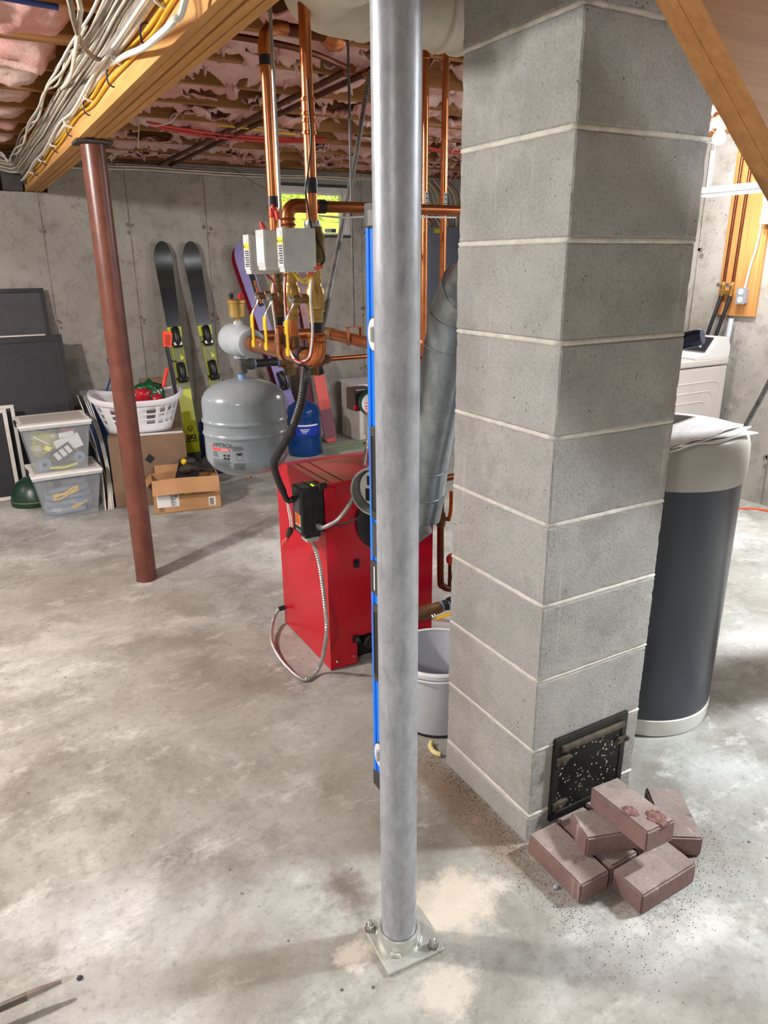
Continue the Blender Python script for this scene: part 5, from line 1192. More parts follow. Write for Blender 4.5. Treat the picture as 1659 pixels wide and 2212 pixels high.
yski('left ski of the yellow and black pair, lettering near its tail', (1.402, 5.855, 1.625), (1.425, 5.54, 0.003), True)
yski('right ski of the yellow and black pair, behind the grey tank', (1.616, 5.855, 1.625), (1.70, 5.56, 0.003), True)
m_pur = M('ski_lavender', (136, 122, 188), (148, 136, 198), 3, 0.3); m_mar = M('ski_maroon', (96, 36, 52), (82, 30, 46), 3, 0.3)
m_cor = M('ski_coral', (236, 104, 96), (228, 96, 88), 3, 0.3); m_mauve = M('ski_mauve', (150, 92, 108), (138, 84, 100), 3, 0.35)
t, at_, x_, d_, n_, L_ = ski('ski', 'lavender ski with a black lettered block, leaning behind the red ski tip', (1.985, 5.80, 1.620), (2.345, 5.56, 0.003), 0.120, [(0, 0.62, m_pur), (0.62, 1, m_pur)])
G().box(-0.044, 0.0, -0.13, 0.13, 0, 0.0006, 0, frame(at_(0.048, 0.78, 0.0105), x_, d_)).build('black_block', m_ink, t)
text('ski_word', 'SALOMON', frame(at_(0.043, 0.715, 0.0116), d_, -x_), 0.034, M('ski_orange_letter', (240, 150, 40), (232, 96, 50), 14, 0.5), t, 1.1, 0.001)
binding(t, at_, x_, d_, n_, 0.50, 0.095); binding(t, at_, x_, d_, n_, 0.34, 0.095, True)
ski('ski', 'dark red ski edge peeking out behind the lavender ski', (1.978, 5.85, 1.590), (2.315, 5.63, 0.003), 0.120, [(0, 0.5, m_mar), (0.5, 1, M('ski_dark_red', (150, 36, 44), (136, 30, 38), 3, 0.3))])
def rski(label, top, bot, s=0.0):
    t, at, x, d, n, L = ski('ski', label, top, bot, 0.118, [(0, 0.02, m_cor), (0.02, 0.175, m_mauve), (0.175, 0.36, m_cor), (0.36, 0.50, M('ski_red', (170, 44, 58), (158, 38, 52), 3, 0.3)), (0.50, 0.80, M('ski_wine', (128, 58, 74), (112, 48, 64), 3, 0.3)), (0.80, 1.0, m_mar)], 'pair of red skis')
    binding(t, at, x, d, n, 0.40, 0.10, True); binding(t, at, x, d, n, 0.54, 0.10)
    return t, at, x, d, n
t, at_, x_, d_, n_ = rski('front red and coral ski standing behind the boiler, mauve tail', (2.475, 5.845, 1.60), (2.625, 5.58, 0.003))
text('ski_word', 'HUSTLER', frame(at_(-0.030, 0.045, 0.0116), x_, d_), 0.016, M('ski_pale_letter', (232, 160, 160), (226, 150, 150), 5, 0.5), t)
text('ski_word', 'GO', frame(at_(-0.02, 0.66, 0.0116), d_, -x_), 0.04, m_redink, t)
ski('ski', 'back red ski mostly hidden behind the front red one', (2.40, 5.855, 1.59), (2.50, 5.66, 0.003), 0.115, [(0, 0.5, m_mar), (0.5, 1, m_mar)], 'pair of red skis')

# blue water jugs
m_jug = NT('blue_water_jug'); m_jug.pr(0.12, 0, 0.5); m_jug.color(lin((14, 62, 128))); m_jug.b.inputs['Alpha'].default_value = 0.86; m_jug = m_jug.m
for (x, y, lab) in ((2.27, 5.33, 'blue five-gallon water jug behind the red boiler'), (1.525, 5.22, 'blue five-gallon water jug behind the grey tank beside the yellow skis')):
    t = thing('water_jug', lab, 'water jug', (x, y, 0))
    G().lathe([(0.05, 0.001), (0.125, 0.004), (0.135, 0.02), (0.135, 0.12), (0.130, 0.135), (0.130, 0.15), (0.135, 0.165), (0.135, 0.27), (0.130, 0.282), (0.130, 0.296), (0.135, 0.31), (0.132, 0.36), (0.115, 0.395), (0.07, 0.425), (0.035, 0.44), (0.030, 0.455), (0.030, 0.47)], 40, Matrix.Translation((x, y, 0))).build('bottle', m_jug, t, True)
    G().lathe([(0.034, 0.466), (0.035, 0.470), (0.035, 0.505), (0.031, 0.51), (0.004, 0.512)], 24, Matrix.Translation((x, y, 0))).build('cap', M('jug_cap_blue', (30, 70, 214), (26, 62, 200), 6, 0.35), t, True)
    v = []; f = []
    for i in range(13):
        a = math.radians(-140 + i * 7)
        for z in (0.175, 0.262): v.append((x + 0.1362 * math.cos(a), y + 0.1362 * math.sin(a), z))
    f = [(2 * i, 2 * i + 2, 2 * i + 3, 2 * i + 1) for i in range(12)]
    mesh('label', v, f, M('jug_label_blue', (24, 58, 176), (20, 50, 164), 6, 0.4), t)
    v = [(x + 0.1368 * math.cos(math.radians(-138 + i * 7)), y + 0.1368 * math.sin(math.radians(-138 + i * 7)), z) for i in range(12) for z in (0.252, 0.264)]
    mesh('label_stripe', v, [(2 * i, 2 * i + 2, 2 * i + 3, 2 * i + 1) for i in range(11)], m_whitelab, t)
    for k in range(3):
        v = [(x + 0.1370 * math.cos(math.radians(-126 + i * 4 + 3 * k)), y + 0.1370 * math.sin(math.radians(-126 + i * 4 + 3 * k)), z) for i in range(9 - 2 * k) for z in (0.222 - 0.012 * k, 0.229 - 0.013 * k)]
        mesh('label_print', v, [(2 * i, 2 * i + 2, 2 * i + 3, 2 * i + 1) for i in range(8 - 2 * k)], m_whitelab, t)

# white cabinet and striped board by the wall
wc = thing('white_cabinet', 'white plastic cabinet by the back wall behind the circulator pump', 'cabinet', (3.0, 5.6, 0))
G().box(2.84, 3.20, 5.45, 5.80, 0.0, 0.475, 0.012).build('body', m_white2, wc)
G().box(2.83, 3.21, 5.44, 5.81, 0.475, 0.495, 0.006).build('top', m_white, wc)
G().box(2.88, 3.02, 5.443, 5.451, 0.06, 0.42, 0.004).build('door', M('cabinet_grey', (176, 172, 168), (164, 160, 156), 6, 0.5), wc)
sb = thing('striped_board', 'grey-green board with lime stripes lying on the floor behind the boiler', 'board', (2.9, 5.2, 0.05))
mxs = rotz((2.42, 5.0, 0.06), 0.12)
G().box(0, 1.05, 0, 0.26, -0.059, 0.0, 0.004, mxs).build('board', M('board_grey', (150, 158, 146), (132, 140, 128), 8, 0.5), sb)
for y0 in (0.03, 0.10, 0.20): G().box(0.02, 1.03, y0, y0 + 0.012, 0.0, 0.0008, 0, mxs).build('lime_stripe', M('lime_paint', (150, 206, 96), (140, 196, 86), 8, 0.5), sb)
G().prism([(0, 0), (0.09, 0.03), (0.2, 0.02), (0.12, 0.08), (0.04, 0.07)], 0.0008, mxs @ Matrix.Translation((0.3, 0.09, 0.0))).build('dark_graphic', m_ink, sb)

# ------------------------------------------------------------------ electrical panel on the back wall
m_panel = M('panel_grey', (112, 118, 130), (104, 110, 122), 4, 0.45)
ep = thing('electrical_panel', 'grey electrical panel on the back wall behind the tall copper pipes', 'electrical panel', (3.9, 5.85, 0.9))
G().box(3.72, 4.12, 5.79, 5.8595, 0.72, 1.765, 0.004).build('cabinet', m_panel, ep)
G().box(3.75, 4.10, 5.782, 5.792, 0.78, 1.70, 0.004).build('door', M('panel_door', (104, 110, 124), (96, 102, 116), 4, 0.4), ep)
G().box(3.80, 3.86, 5.786, 5.7905, 1.712, 1.748).build('yellow_sticker', M('sticker_yellow', (214, 190, 30), (204, 180, 26), 6, 0.5), ep)
G().box(3.935, 3.945, 5.776, 5.783, 1.26, 1.30, 0.002).build('latch', m_alu, ep)
tag(G().box(3.36, 4.18, 5.860, 5.8755, 0.62, 1.78, 0.001).build('panel_board', m_board), 'orange plywood backing board behind the grey electrical panel', 'board')
rr = random.Random(3)
cc = [m_cable, m_cable, m_cableyel, m_wred, m_wwht, m_cablegrey]
for k in range(22):
    x = 3.44 + k * 0.030; x2 = 3.745 + k * 0.0165; yo = 5.842 - 0.018 * (k % 2); dz = rr.uniform(-0.03, 0.03)
    pts = [(x - 0.1, yo, 2.14), (x, yo, 2.05), (x + 0.03, yo - 0.012 + 0.004 * (k % 2), 1.94 + dz), (x2, yo, 1.81), (x2, yo, 1.764)]
    tag(G().tube(pts, (0.004, 0.005, 0.0045)[k % 3], 7, sub=5).build('panel_cable', cc[k % 6], None, True), '%s cable entering the electrical panel top, %s from the left' % (('cream', 'cream', 'yellow', 'red', 'white', 'grey')[k % 6], ('first second third fourth fifth sixth seventh eighth ninth tenth eleventh twelfth thirteenth fourteenth fifteenth sixteenth seventeenth eighteenth nineteenth twentieth twenty-first twenty-second'.split())[k]), 'cable', 'cables dropping into the electrical panel')
wire('ground_cable', 'white cable looped on the board left of the electrical panel', [(3.66, 5.855, 1.74), (3.655, 5.85, 1.4), (3.64, 5.85, 1.15), (3.655, 5.85, 1.03), (3.715, 5.84, 0.99)], 0.008, m_cable, 'cable')
# cables draped along the top of the back wall
for k in range(9):
    x0 = 0.72 + 0.06 * k; x1 = 2.7 + 0.07 * ((k * 5) % 9); n = 12
    pts = []
    for i in range(n + 1):
        x = x0 + (x1 - x0) * i / n
        pts.append((x, 5.852 - 0.017 * (k % 3), 2.112 + 0.0165 * (k // 3) - 0.010 * abs(math.sin(x * 2.3)) + 0.003 * noise.noise(Vector((x * 2, k * 0.2, 0)))))
    tag(G().tube(pts, 0.0055, 8).build('wall_cable', m_cable if k % 4 else m_cablegrey, None, True), '%s cable along the back wall top, %s row, %s' % ('cream' if k % 4 else 'grey', ('lowest', 'middle', 'highest')[k // 3], ('against the wall', 'in the middle', 'outermost')[k % 3]), 'cable', 'cables along the top of the back wall')
wire('cable_offcut', 'thin torn cream string hanging from the ceiling near the red column', [(0.9978, 4.3000, 2.2731), (0.9818, 4.3000, 2.1547), (0.9644, 4.3000, 2.0451)], 0.003, m_cable, 'string')
wire('loose_cable', 'thin pinkish cable sagging in a curve under the joists right of the beam', [(0.9212, 4.0000, 2.1371), (0.9794, 4.0000, 2.1073), (1.0769, 4.0000, 2.1387), (1.1551, 4.0000, 2.2361), (1.2065, 4.0000, 2.3412)], 0.003, m_cable, 'cable')
wire('red_tubing', 'upper red plastic tubing running across the joists', [(0.9986, 4.1862, 2.1500), (1.3320, 4.3292, 2.1500), (1.7798, 4.3712, 2.1500), (2.0321, 4.2478, 2.1500)], 0.008, M('red_pex', (204, 60, 56), (190, 52, 48), 6, 0.4), 'tube')
wire('red_tubing', 'lower red plastic tubing running across the joists', [(1.0369, 4.2352, 2.1450), (1.3842, 4.4193, 2.1450), (1.8042, 4.4334, 2.1450), (2.0337, 4.2834, 2.1450)], 0.008, MC['red_pex'], 'tube')
wire('yellow_cable', 'yellow cable running beside the red tubing under the joists', [(1.3395, 4.1040, 2.1520), (1.4690, 4.1159, 2.1520), (1.6136, 4.1556, 2.1520), (1.8182, 4.1890, 2.1520)], 0.006, m_cableyel, 'cable')
wire('red_tubing', 'red plastic tubing under the joists between post and chimney', [(2.6177, 4.1958, 2.1500), (2.8875, 4.3452, 2.1500), (3.0851, 4.3660, 2.1500)], 0.009, MC['red_pex'], 'tube')
wire('thin_wire', 'thin white wire drooping under the horizontal copper pipe', [(0.8787, 1.9000, 1.5860), (0.9501, 1.9000, 1.5828), (1.0214, 1.9000, 1.5865), (1.1251, 1.9000, 1.5886), (1.3232, 1.9000, 1.5899)], 0.0025, m_wwht)
wire('thin_wire', 'thin dark line strung across the basement window', [(1.8911, 5.7500, 2.1828), (2.3174, 5.7500, 1.9693), (2.7119, 5.7500, 1.9168), (3.0923, 5.7500, 1.8952)], 0.0015, m_wblk)

# cables stapled along the left face of the beam
bx = 0.53
def side(pts): return [tuple(p) for p in pts]
def gz(y):                                         # height of the thick grey sheath along the beam
    P = [(1.2, 2.10), (1.8, 2.075), (2.6, 2.055), (3.4, 2.045), (4.2, 2.037), (5.0, 2.035), (5.8, 2.030)]
    for (y0, z0), (y1, z1) in zip(P, P[1:]):
        if y <= y1: return z0 + (z1 - z0) * (y - y0) / (y1 - y0)
    return P[-1][1]
WHERE = ['inner layer', 'middle layer', 'outer layer']
for k in range(18):
    row = k % 6; lay = k // 6
    off = 0.008 + 0.0145 * lay; yt = 5.70 - 0.018 * lay; pts = []
    y = 1.25
    while y < yt - 0.05:
        wz = 0.010 * noise.noise(Vector((y * 1.6, row * 0.10, lay * 0.4))) + 0.0035 * noise.noise(Vector((y * 4.5, row * 0.10 + 9, lay * 0.4)))
        wx = 0.003 * noise.noise(Vector((y * 2.0, row * 0.08 + 30, lay * 0.2)))
        pts.append((bx - off - 0.002 - wx, y, gz(y) + 0.0210 + 0.0105 * row + wz + (0.002 * (1 + noise.noise(Vector((y * 2.6, 70, lay))))) * (row / 5.0)))
        y += 0.13
    z = pts[-1][2]; x = bx - off
    pts += [(x - 0.004, yt - 0.012, z - 0.004), (x - 0.018, yt, z - 0.008), (x - 0.05, yt + 0.002, z - 0.012), (x - 0.10, yt + 0.004, z - 0.002), (x - 0.16, yt + 0.006, z + 0.012)]
    tag(G().tube(pts, (0.0042, 0.0050, 0.0046)[k % 3], 7, sub=3, flat=0.75).build('house_cable', (m_cable, m_cablegrey, m_cable, m_cablegrey)[k % 4], None, True), '%s cable in the %s of the beam bundle, number %s from the bottom' % (('cream', 'grey', 'cream', 'grey')[k % 4], WHERE[lay], ('one', 'two', 'three', 'four', 'five', 'six')[row]), 'cable', 'bundled house cables along the beam')
for k in range(4):                                  # loose cables wandering over the bundle
    rs = random.Random(50 + k); pts = []; y = 1.5 + 0.3 * k
    while y < 5.45:
        pts.append((bx - 0.056 - 0.013 * k, y, 2.135 - 0.02 * k + rs.uniform(-0.028, 0.03))); y += rs.uniform(0.28, 0.5)
    pts += [(bx - 0.06 - 0.013 * k, 5.56, 2.09), (bx - 0.12, 5.60 - 0.013 * k, 2.10 + 0.012 * k), (bx - 0.2, 5.60 - 0.013 * k, 2.13 + 0.012 * k)]
    tag(G().tube(pts, 0.0048, 8, sub=6, flat=0.8).build('loose_cable', (m_cable, m_cablegrey, m_wwht, m_cable)[k], None, True), '%s loose %s cable wandering over the beam bundle' % (('innermost', 'second', 'third', 'outermost')[k], ('cream', 'grey', 'white', 'cream')[k]), 'cable', 'bundled house cables along the beam')
def along(zs, off, r, mat, label, name='house_cable', flat=0.7):
    pts = [(bx - off, y, z) for y, z in zs]
    return tag(G().tube(pts, r, 10, sub=6, flat=flat).build(name, mat, None, True), label, 'cable')
along([(1.2, 2.10), (1.8, 2.075), (2.6, 2.055), (3.4, 2.045), (4.2, 2.037), (5.0, 2.035), (5.62, 2.031)], 0.018, 0.0125, M('sheath_grey', (146, 136, 124), (120, 110, 100), 24, 0.8, bump=0.4, bscale=120), 'thick dusty grey sheathed cable in the bundle along the beam', flat=1.0)
along([(1.2, 2.072), (1.7, 2.060), (2.3, 2.038), (3.0, 2.028), (3.8, 2.014), (4.6, 2.008), (5.3, 2.004), (5.62, 2.0)], 0.014, 0.0095, M('sheath_cream', (224, 212, 196), (200, 186, 168), 16, 0.7, bump=0.3, bscale=90), 'thick cream cable held by white staples along the beam', flat=0.9)
wy = [(1.2, 2.018), (1.75, 2.030), (2.1, 2.016), (2.6, 2.028), (2.95, 2.012), (3.3, 2.02), (3.8, 2.0), (4.2, 2.006), (4.7, 1.990), (5.1, 1.995), (5.5, 1.985)]
along(wy, 0.006, 0.0055, m_cableyel, 'upper yellow cable stapled along the beam side')
along([(y, z - 0.0205 - 0.008 * math.sin(3.1 * y)) for y, z in wy], 0.006, 0.0055, m_cableyel, 'lower yellow cable weaving below the other along the beam')
along([(1.35, 2.055), (1.9, 2.045), (2.4, 2.035), (2.75, 2.03), (3.2, 2.008), (3.6, 2.022), (4.2, 1.995), (4.7, 2.0), (5.2, 1.980), (5.58, 1.985)], 0.034, 0.0060, m_wwht, 'white cable running below the thick cream cable along the beam')
wire('white_cable', 'white cable bulging out in a loop low on the beam side', [(0.50, 1.25, 2.175), (0.49, 1.40, 2.12), (0.4900, 1.6443, 1.9564), (0.4750, 1.6851, 1.9293), (0.4750, 1.8008, 1.9315), (0.4850, 1.9943, 1.9503), (0.5050, 2.2872, 1.9974), (0.5180, 2.5402, 2.0301)], 0.0075, m_wwht, 'cable')
wire('grey_cable', 'grey cable hanging from the ceiling down to the beam side', [(0.28, 1.93, 2.30), (0.29, 1.88, 2.12), (0.3000, 1.7996, 1.9706), (0.3200, 1.9031, 1.9662), (0.4000, 2.3055, 2.0215), (0.4700, 2.5517, 2.0464), (0.5100, 2.5628, 2.0398)], 0.0065, m_cablegrey, 'cable')
wire('grey_cable', 'second grey cable dropping from the ceiling left of the beam', [(0.315, 1.97, 2.30), (0.318, 1.93, 2.12), (0.3200, 1.8121, 1.9765), (0.3400, 1.9416, 1.9781), (0.4000, 2.4066, 2.0220), (0.4500, 2.8883, 2.0503), (0.4900, 3.4227, 2.1146)], 0.0058, m_cable, 'cable')
for k in range(7):
    y = 1.9 + k * 0.52
    G().tube([(bx + 0.001, y, 2.052 - 0.008 * k), (bx - 0.026, y + 0.01, 2.046 - 0.008 * k), (bx - 0.028, y + 0.012, 2.026 - 0.008 * k), (bx + 0.001, y + 0.015, 2.012 - 0.006 * k)], 0.004, 7).build('cable_staple', m_white2, beam, True)
for k in range(8):
    y = 1.65 + k * 0.47; z = 2.02 - 0.005 * k
    G().tube([(bx + 0.001, y, z + 0.022), (bx - 0.016, y, z + 0.012), (bx - 0.016, y + 0.004, z - 0.020), (bx + 0.001, y + 0.006, z - 0.030)], 0.0028, 6).build('cable_staple', M('blue_staple', (34, 40, 92), (28, 34, 80), 5, 0.4), beam, True)
tag(G().cyl((-0.2, 2.52, 2.17), (0.40, 2.60, 2.172), 0.008).build('blue_tube', M('blue_pex', (40, 64, 140), (34, 56, 126), 6, 0.4), None, True), 'blue plastic tube crossing the ceiling at the top left', 'tube')

# ------------------------------------------------------------------ blue spirit level against the post
m_blue = M('level_blue', (16, 128, 250), (10, 120, 240), 6, 0.35, bump=0.0); m_lvb = M('level_rubber', (62, 58, 54), (52, 48, 46), 14, 0.55)
lv_ = thing('spirit_level', 'long blue box level held upright against the back of the galvanized column', 'spirit level', (0.637, 1.142, 0.385))
X0, X1, Y0, Y1, Z0, Z1 = 0.625, 0.649, 1.1195, 1.166, 0.385, 1.555
g = G()
g.box(X0, X1, Y0, Y0 + 0.009, Z0, Z1, 0.0015).box(X0, X1, Y1 - 0.010, Y1, Z0, Z1, 0.002).box(X0 + 0.003, X1 - 0.003, Y0 + 0.008, Y1 - 0.009, Z0, Z1)
g.build('beam', m_blue, lv_)
for z0, z1 in ((Z0 - 0.006, Z0 + 0.034), (Z1 - 0.034, Z1 + 0.006)): G().box(X0 - 0.0015, X1 + 0.0015, Y0 + 0.0005, Y1 + 0.002, z0, z1, 0.004).build('end_cap', m_lvb, lv_)
G().box(X0 - 0.0022, X0, Y0 + 0.006, Y1 - 0.014, Z1 - 0.030, Z1 - 0.006).build('end_label', M('cap_grey', (120, 120, 118), (108, 108, 106), 8, 0.5), lv_)
def oval(n, y, z, ry, rz, x, th, mat, par):
    return G().prism([(ry * math.cos(2 * PI * i / 28), rz * math.sin(2 * PI * i / 28)) for i in range(28)], th, frame((x, y, z), (0, -1, 0), (0, 0, 1))).build(n, mat, par)
for zc in (1.348, 0.472):
    rim = oval('vial_bezel', 1.138, zc, 0.0215, 0.030, X0 + 0.004, 0.0052, m_lvb, lv_)
    oval('vial_ring', 1.138, zc, 0.0192, 0.0275, X0 + 0.004, 0.0062, m_white, rim)
    oval('vial_glass', 1.138, zc, 0.008, 0.014, X0 + 0.004, 0.0067, M('vial_grey', (150, 154, 160), (130, 134, 140), 8, 0.2), rim)
    G().cyl((X0 - 0.004, 1.138, zc - 0.012), (X0 - 0.004, 1.138, zc + 0.012), 0.004, None, 10).build('vial_tube', M('vial_green', (176, 182, 170), (164, 170, 160), 8, 0.15), rim, True)
oval('hang_hole', 1.128, 1.265, 0.006, 0.009, X0 + 0.004, 0.0055, m_whitelab, lv_)
for z0, z1 in ((1.02, 1.165), (0.665, 0.805)):
    hnd = G().box(X0 - 0.0005, X0 + 0.004, Y0 + 0.002, Y1 - 0.006, z0 - 0.018, z1 + 0.018, 0.003).build('handle_frame', m_lvb, lv_)
    G().box(X0 - 0.0012, X0 + 0.002, Y0 + 0.004, Y1 - 0.014, z0, z1, 0.004).build('handle_opening', m_ink, hnd)
G().box(X0 - 0.0006, X0 + 0.003, Y0 + 0.002, Y1 - 0.010, 0.925, 0.995, 0.002).build('nameplate', M('plate_grey', (70, 70, 72), (60, 60, 62), 8, 0.5), lv_)
mv = G().box(X0 - 0.0010, X0 + 0.003, Y0 + 0.0, Y1 + 0.0005, 0.845, 0.915, 0.003).build('middle_vial_frame', m_lvb, lv_)
G().box(X0 - 0.0018, X0, Y1 - 0.020, Y1 - 0.016, 0.855, 0.905).build('middle_vial', m_whitelab, mv)

# ------------------------------------------------------------------ pavers at the clean-out door
def paver_mat():
    t = NT('paver_concrete'); t.pr(0.92, 0, 0.15)
    a = t.noise(7, 6, 0.7); f = t.noise(120, 4, 0.7); g_ = t.noise(1.0, 3, 0.6, t.coords((24, 24, 3), (3, 1, 0)))
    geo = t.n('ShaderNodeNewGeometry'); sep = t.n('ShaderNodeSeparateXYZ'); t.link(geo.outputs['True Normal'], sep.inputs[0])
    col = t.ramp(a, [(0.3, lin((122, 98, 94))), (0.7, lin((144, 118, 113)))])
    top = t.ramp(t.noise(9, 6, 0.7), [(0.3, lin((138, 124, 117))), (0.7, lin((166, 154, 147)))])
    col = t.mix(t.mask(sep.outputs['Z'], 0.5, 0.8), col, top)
    col = t.mix(t.mul(t.mask(f, 0.5, 0.72), 0.4), col, lin((98, 78, 72)))
    col = t.mix(t.mul(t.mask(g_, 0.62, 0.72), 0.45), col, lin((208, 194, 186)))
    col = t.mix(t.mul(t.mask(t.noise(13, 6, 0.75, t.coords((1, 1, 1), (4, 2, 1))), 0.60, 0.70), 0.55), col, lin((66, 56, 54)))
    t.color(col); t.bump(f, 0.5, 0.003); return t.m
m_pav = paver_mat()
m_chip = M('chipped_aggregate', (150, 112, 106), (98, 70, 66), 90, 0.95, bump=0.9, bscale=140)
def paver(label, c, ang, L=0.192, W=0.094, H=0.060, tilt=None, chips=(), seed=0):
    bm = bmesh.new(); bmesh.ops.create_cube(bm, size=1)
    for v in bm.verts: v.co = Vector((v.co.x * L, v.co.y * W, v.co.z * H))
    bmesh.ops.bevel(bm, geom=bm.edges[:], offset=0.0045, segments=2, affect='EDGES')
    bmesh.ops.subdivide_edges(bm, edges=[e for e in bm.edges if e.calc_length() > 0.03], cuts=5, use_grid_fill=True)
    mx = Matrix.Translation(Vector(c)) @ Matrix.Rotation(ang, 4, 'Z')
    if tilt: mx = mx @ Matrix.Rotation(tilt[0], 4, 'Y') @ Matrix.Rotation(tilt[1], 4, 'X')
    for v in bm.verts:
        n = noise.fractal(v.co * 45 + Vector((seed, seed * 2, 0)), 1.0, 2, 3); v.co *= 1 + 0.006 * n; v.co = mx @ v.co
    me = bpy.data.meshes.new('paver_brick'); bm.to_mesh(me); bm.free()
    if not chips: return tag(link('paver_brick', me, m_pav), label, 'paver')
    t = thing('paver_brick', label, 'paver', c); link('body', me, m_pav, t)
    for (x, y, z, r) in chips:
        b = bmesh.new(); bmesh.ops.create_icosphere(b, subdivisions=3, radius=1)
        for v in b.verts:
            d = 1 + 0.35 * noise.fractal(v.co * 2.6 + Vector((x * 90, 0, 0)), 0.8, 2, 3); v.co = mx @ (Vector((x, y, z)) + Vector((v.co.x * r * 1.3, v.co.y * r, v.co.z * r * 0.16)) * d)
        m2 = bpy.data.meshes.new('chipped_spot'); b.to_mesh(m2); b.free(); link('chipped_spot', m2, m_chip, t, True)
    return t
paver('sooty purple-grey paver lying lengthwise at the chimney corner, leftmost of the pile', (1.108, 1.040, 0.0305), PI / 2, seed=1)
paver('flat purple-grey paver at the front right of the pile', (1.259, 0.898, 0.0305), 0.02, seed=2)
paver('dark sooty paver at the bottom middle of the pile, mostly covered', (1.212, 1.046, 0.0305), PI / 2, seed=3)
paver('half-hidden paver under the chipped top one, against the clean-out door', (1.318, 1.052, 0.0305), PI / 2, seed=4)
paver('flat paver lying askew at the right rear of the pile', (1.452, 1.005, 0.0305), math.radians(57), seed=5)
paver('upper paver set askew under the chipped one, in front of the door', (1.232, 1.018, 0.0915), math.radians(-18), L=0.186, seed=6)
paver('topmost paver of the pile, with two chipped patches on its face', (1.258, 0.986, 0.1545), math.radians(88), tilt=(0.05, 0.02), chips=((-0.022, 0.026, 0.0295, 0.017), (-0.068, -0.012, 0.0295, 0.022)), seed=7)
gs = G(); rg = random.Random(21)
def grit(n, cx, cy, sx, sy, r0, r1, zmax=0):
    for i in range(n):
        x = rg.gauss(cx, sx); y = rg.gauss(cy, sy)
        if x > CX0 - 0.002 and y > CY0 - 0.002: continue
        if 1.055 < x < 1.36 and 0.85 < y < 1.145: continue
        r = rg.uniform(r0, r1); m = len(gs.v)
        gs.add([(x - r, y, 0), (x + r, y + r * 0.3, 0), (x, y - r, 0), (x + rg.uniform(-r, r) * 0.3, y, r * 1.3)], [(0, 2, 3), (2, 1, 3), (1, 0, 3)])
grit(900, 1.05, 1.10, 0.045, 0.16, 0.0006, 0.0020); grit(700, 1.06, 1.35, 0.02, 0.16, 0.0006, 0.0022)
grit(1100, 1.30, 0.86, 0.13, 0.06, 0.0005, 0.0020); grit(500, 1.44, 0.95, 0.07, 0.06, 0.0006, 0.0018); grit(350, 1.10, 0.93, 0.05, 0.03, 0.0006, 0.002)
o = tag(gs.build('brick_grit', M('grit', (104, 88, 76), (70, 60, 54), 90, 0.9)), 'dark brick grit scattered round the pavers and chimney foot', 'debris'); o['kind'] = 'stuff'
gs = G(); grit(700, 0.83, 1.10, 0.09, 0.05, 0.0004, 0.0012); grit(300, 0.67, 0.97, 0.06, 0.03, 0.0004, 0.0012); grit(220, 0.55, 1.11, 0.03, 0.04, 0.0004, 0.0012)
o = tag(gs.build('drilling_dust', M('cream_dust', (226, 210, 184), (214, 198, 172), 60, 0.95)), 'cream drilling dust sprinkled beside the galvanized base plate', 'dust'); o['kind'] = 'stuff'
blob('pebble', 'small pale stone chip on the floor left of the pavers', 'stone', tuple(Vector((1.0481, 1.0122, 0.0040))), 0.0055, M('pale_stone', (196, 200, 206), (150, 152, 158), 60, 0.7), (1.3, 1, 0.8), 5, 0.5)
blob('dark_crumb', 'small dark grey crumb beyond the tip of the pry bar', 'crumb', tuple(Vector((-0.0119, 1.3451, 0.0030))), 0.0050, M('dark_stone', (70, 72, 80), (50, 52, 58), 60, 0.8), (1.2, 1, 0.8), 6, 0.5)
blob('soot_heap', 'black soot heap spilled at the foot of the clean-out door', 'soot', (1.235, 1.150, 0.012), 0.040, M('soot', (24, 22, 22), (44, 42, 40), 60, 0.95, bump=0.8, bscale=120), (1.5, 0.25, 0.75), 9, 0.5)

# pry bar at the lower left
pb = thing('pry_bar', 'hexagonal steel pry bar reaching in from the lower left corner', 'pry bar', (-0.6, 1.33, 0.0))
m_bar = M('worn_steel_bar', (120, 114, 108), (84, 80, 76), 30, 0.4, 0.7)
G().tube([(-0.70, 1.330, 0.072), (-0.72, 1.330, 0.055), (-0.71, 1.330, 0.022), (-0.67, 1.330, 0.012), (-0.60, 1.330, 0.022), (-0.45, 1.329, 0.029), (-0.30, 1.328, 0.034), (-0.11, 1.324, 0.0375)], 0.0092, 6, sub=4).build('shaft', m_bar, pb)
G().tube([(-0.112, 1.324, 0.0375), (-0.09, 1.3235, 0.038), (-0.046, 1.322, 0.0385)], 0.0092, 6, smooth=False, rfun=lambda i, n: (1.0, 0.9, 0.45)[i]).build('chisel_tip', m_chrome, pb)
G().box(-0.705, -0.64, 1.30, 1.36, 0.0, 0.0035).build('pad', m_blackiron, pb)

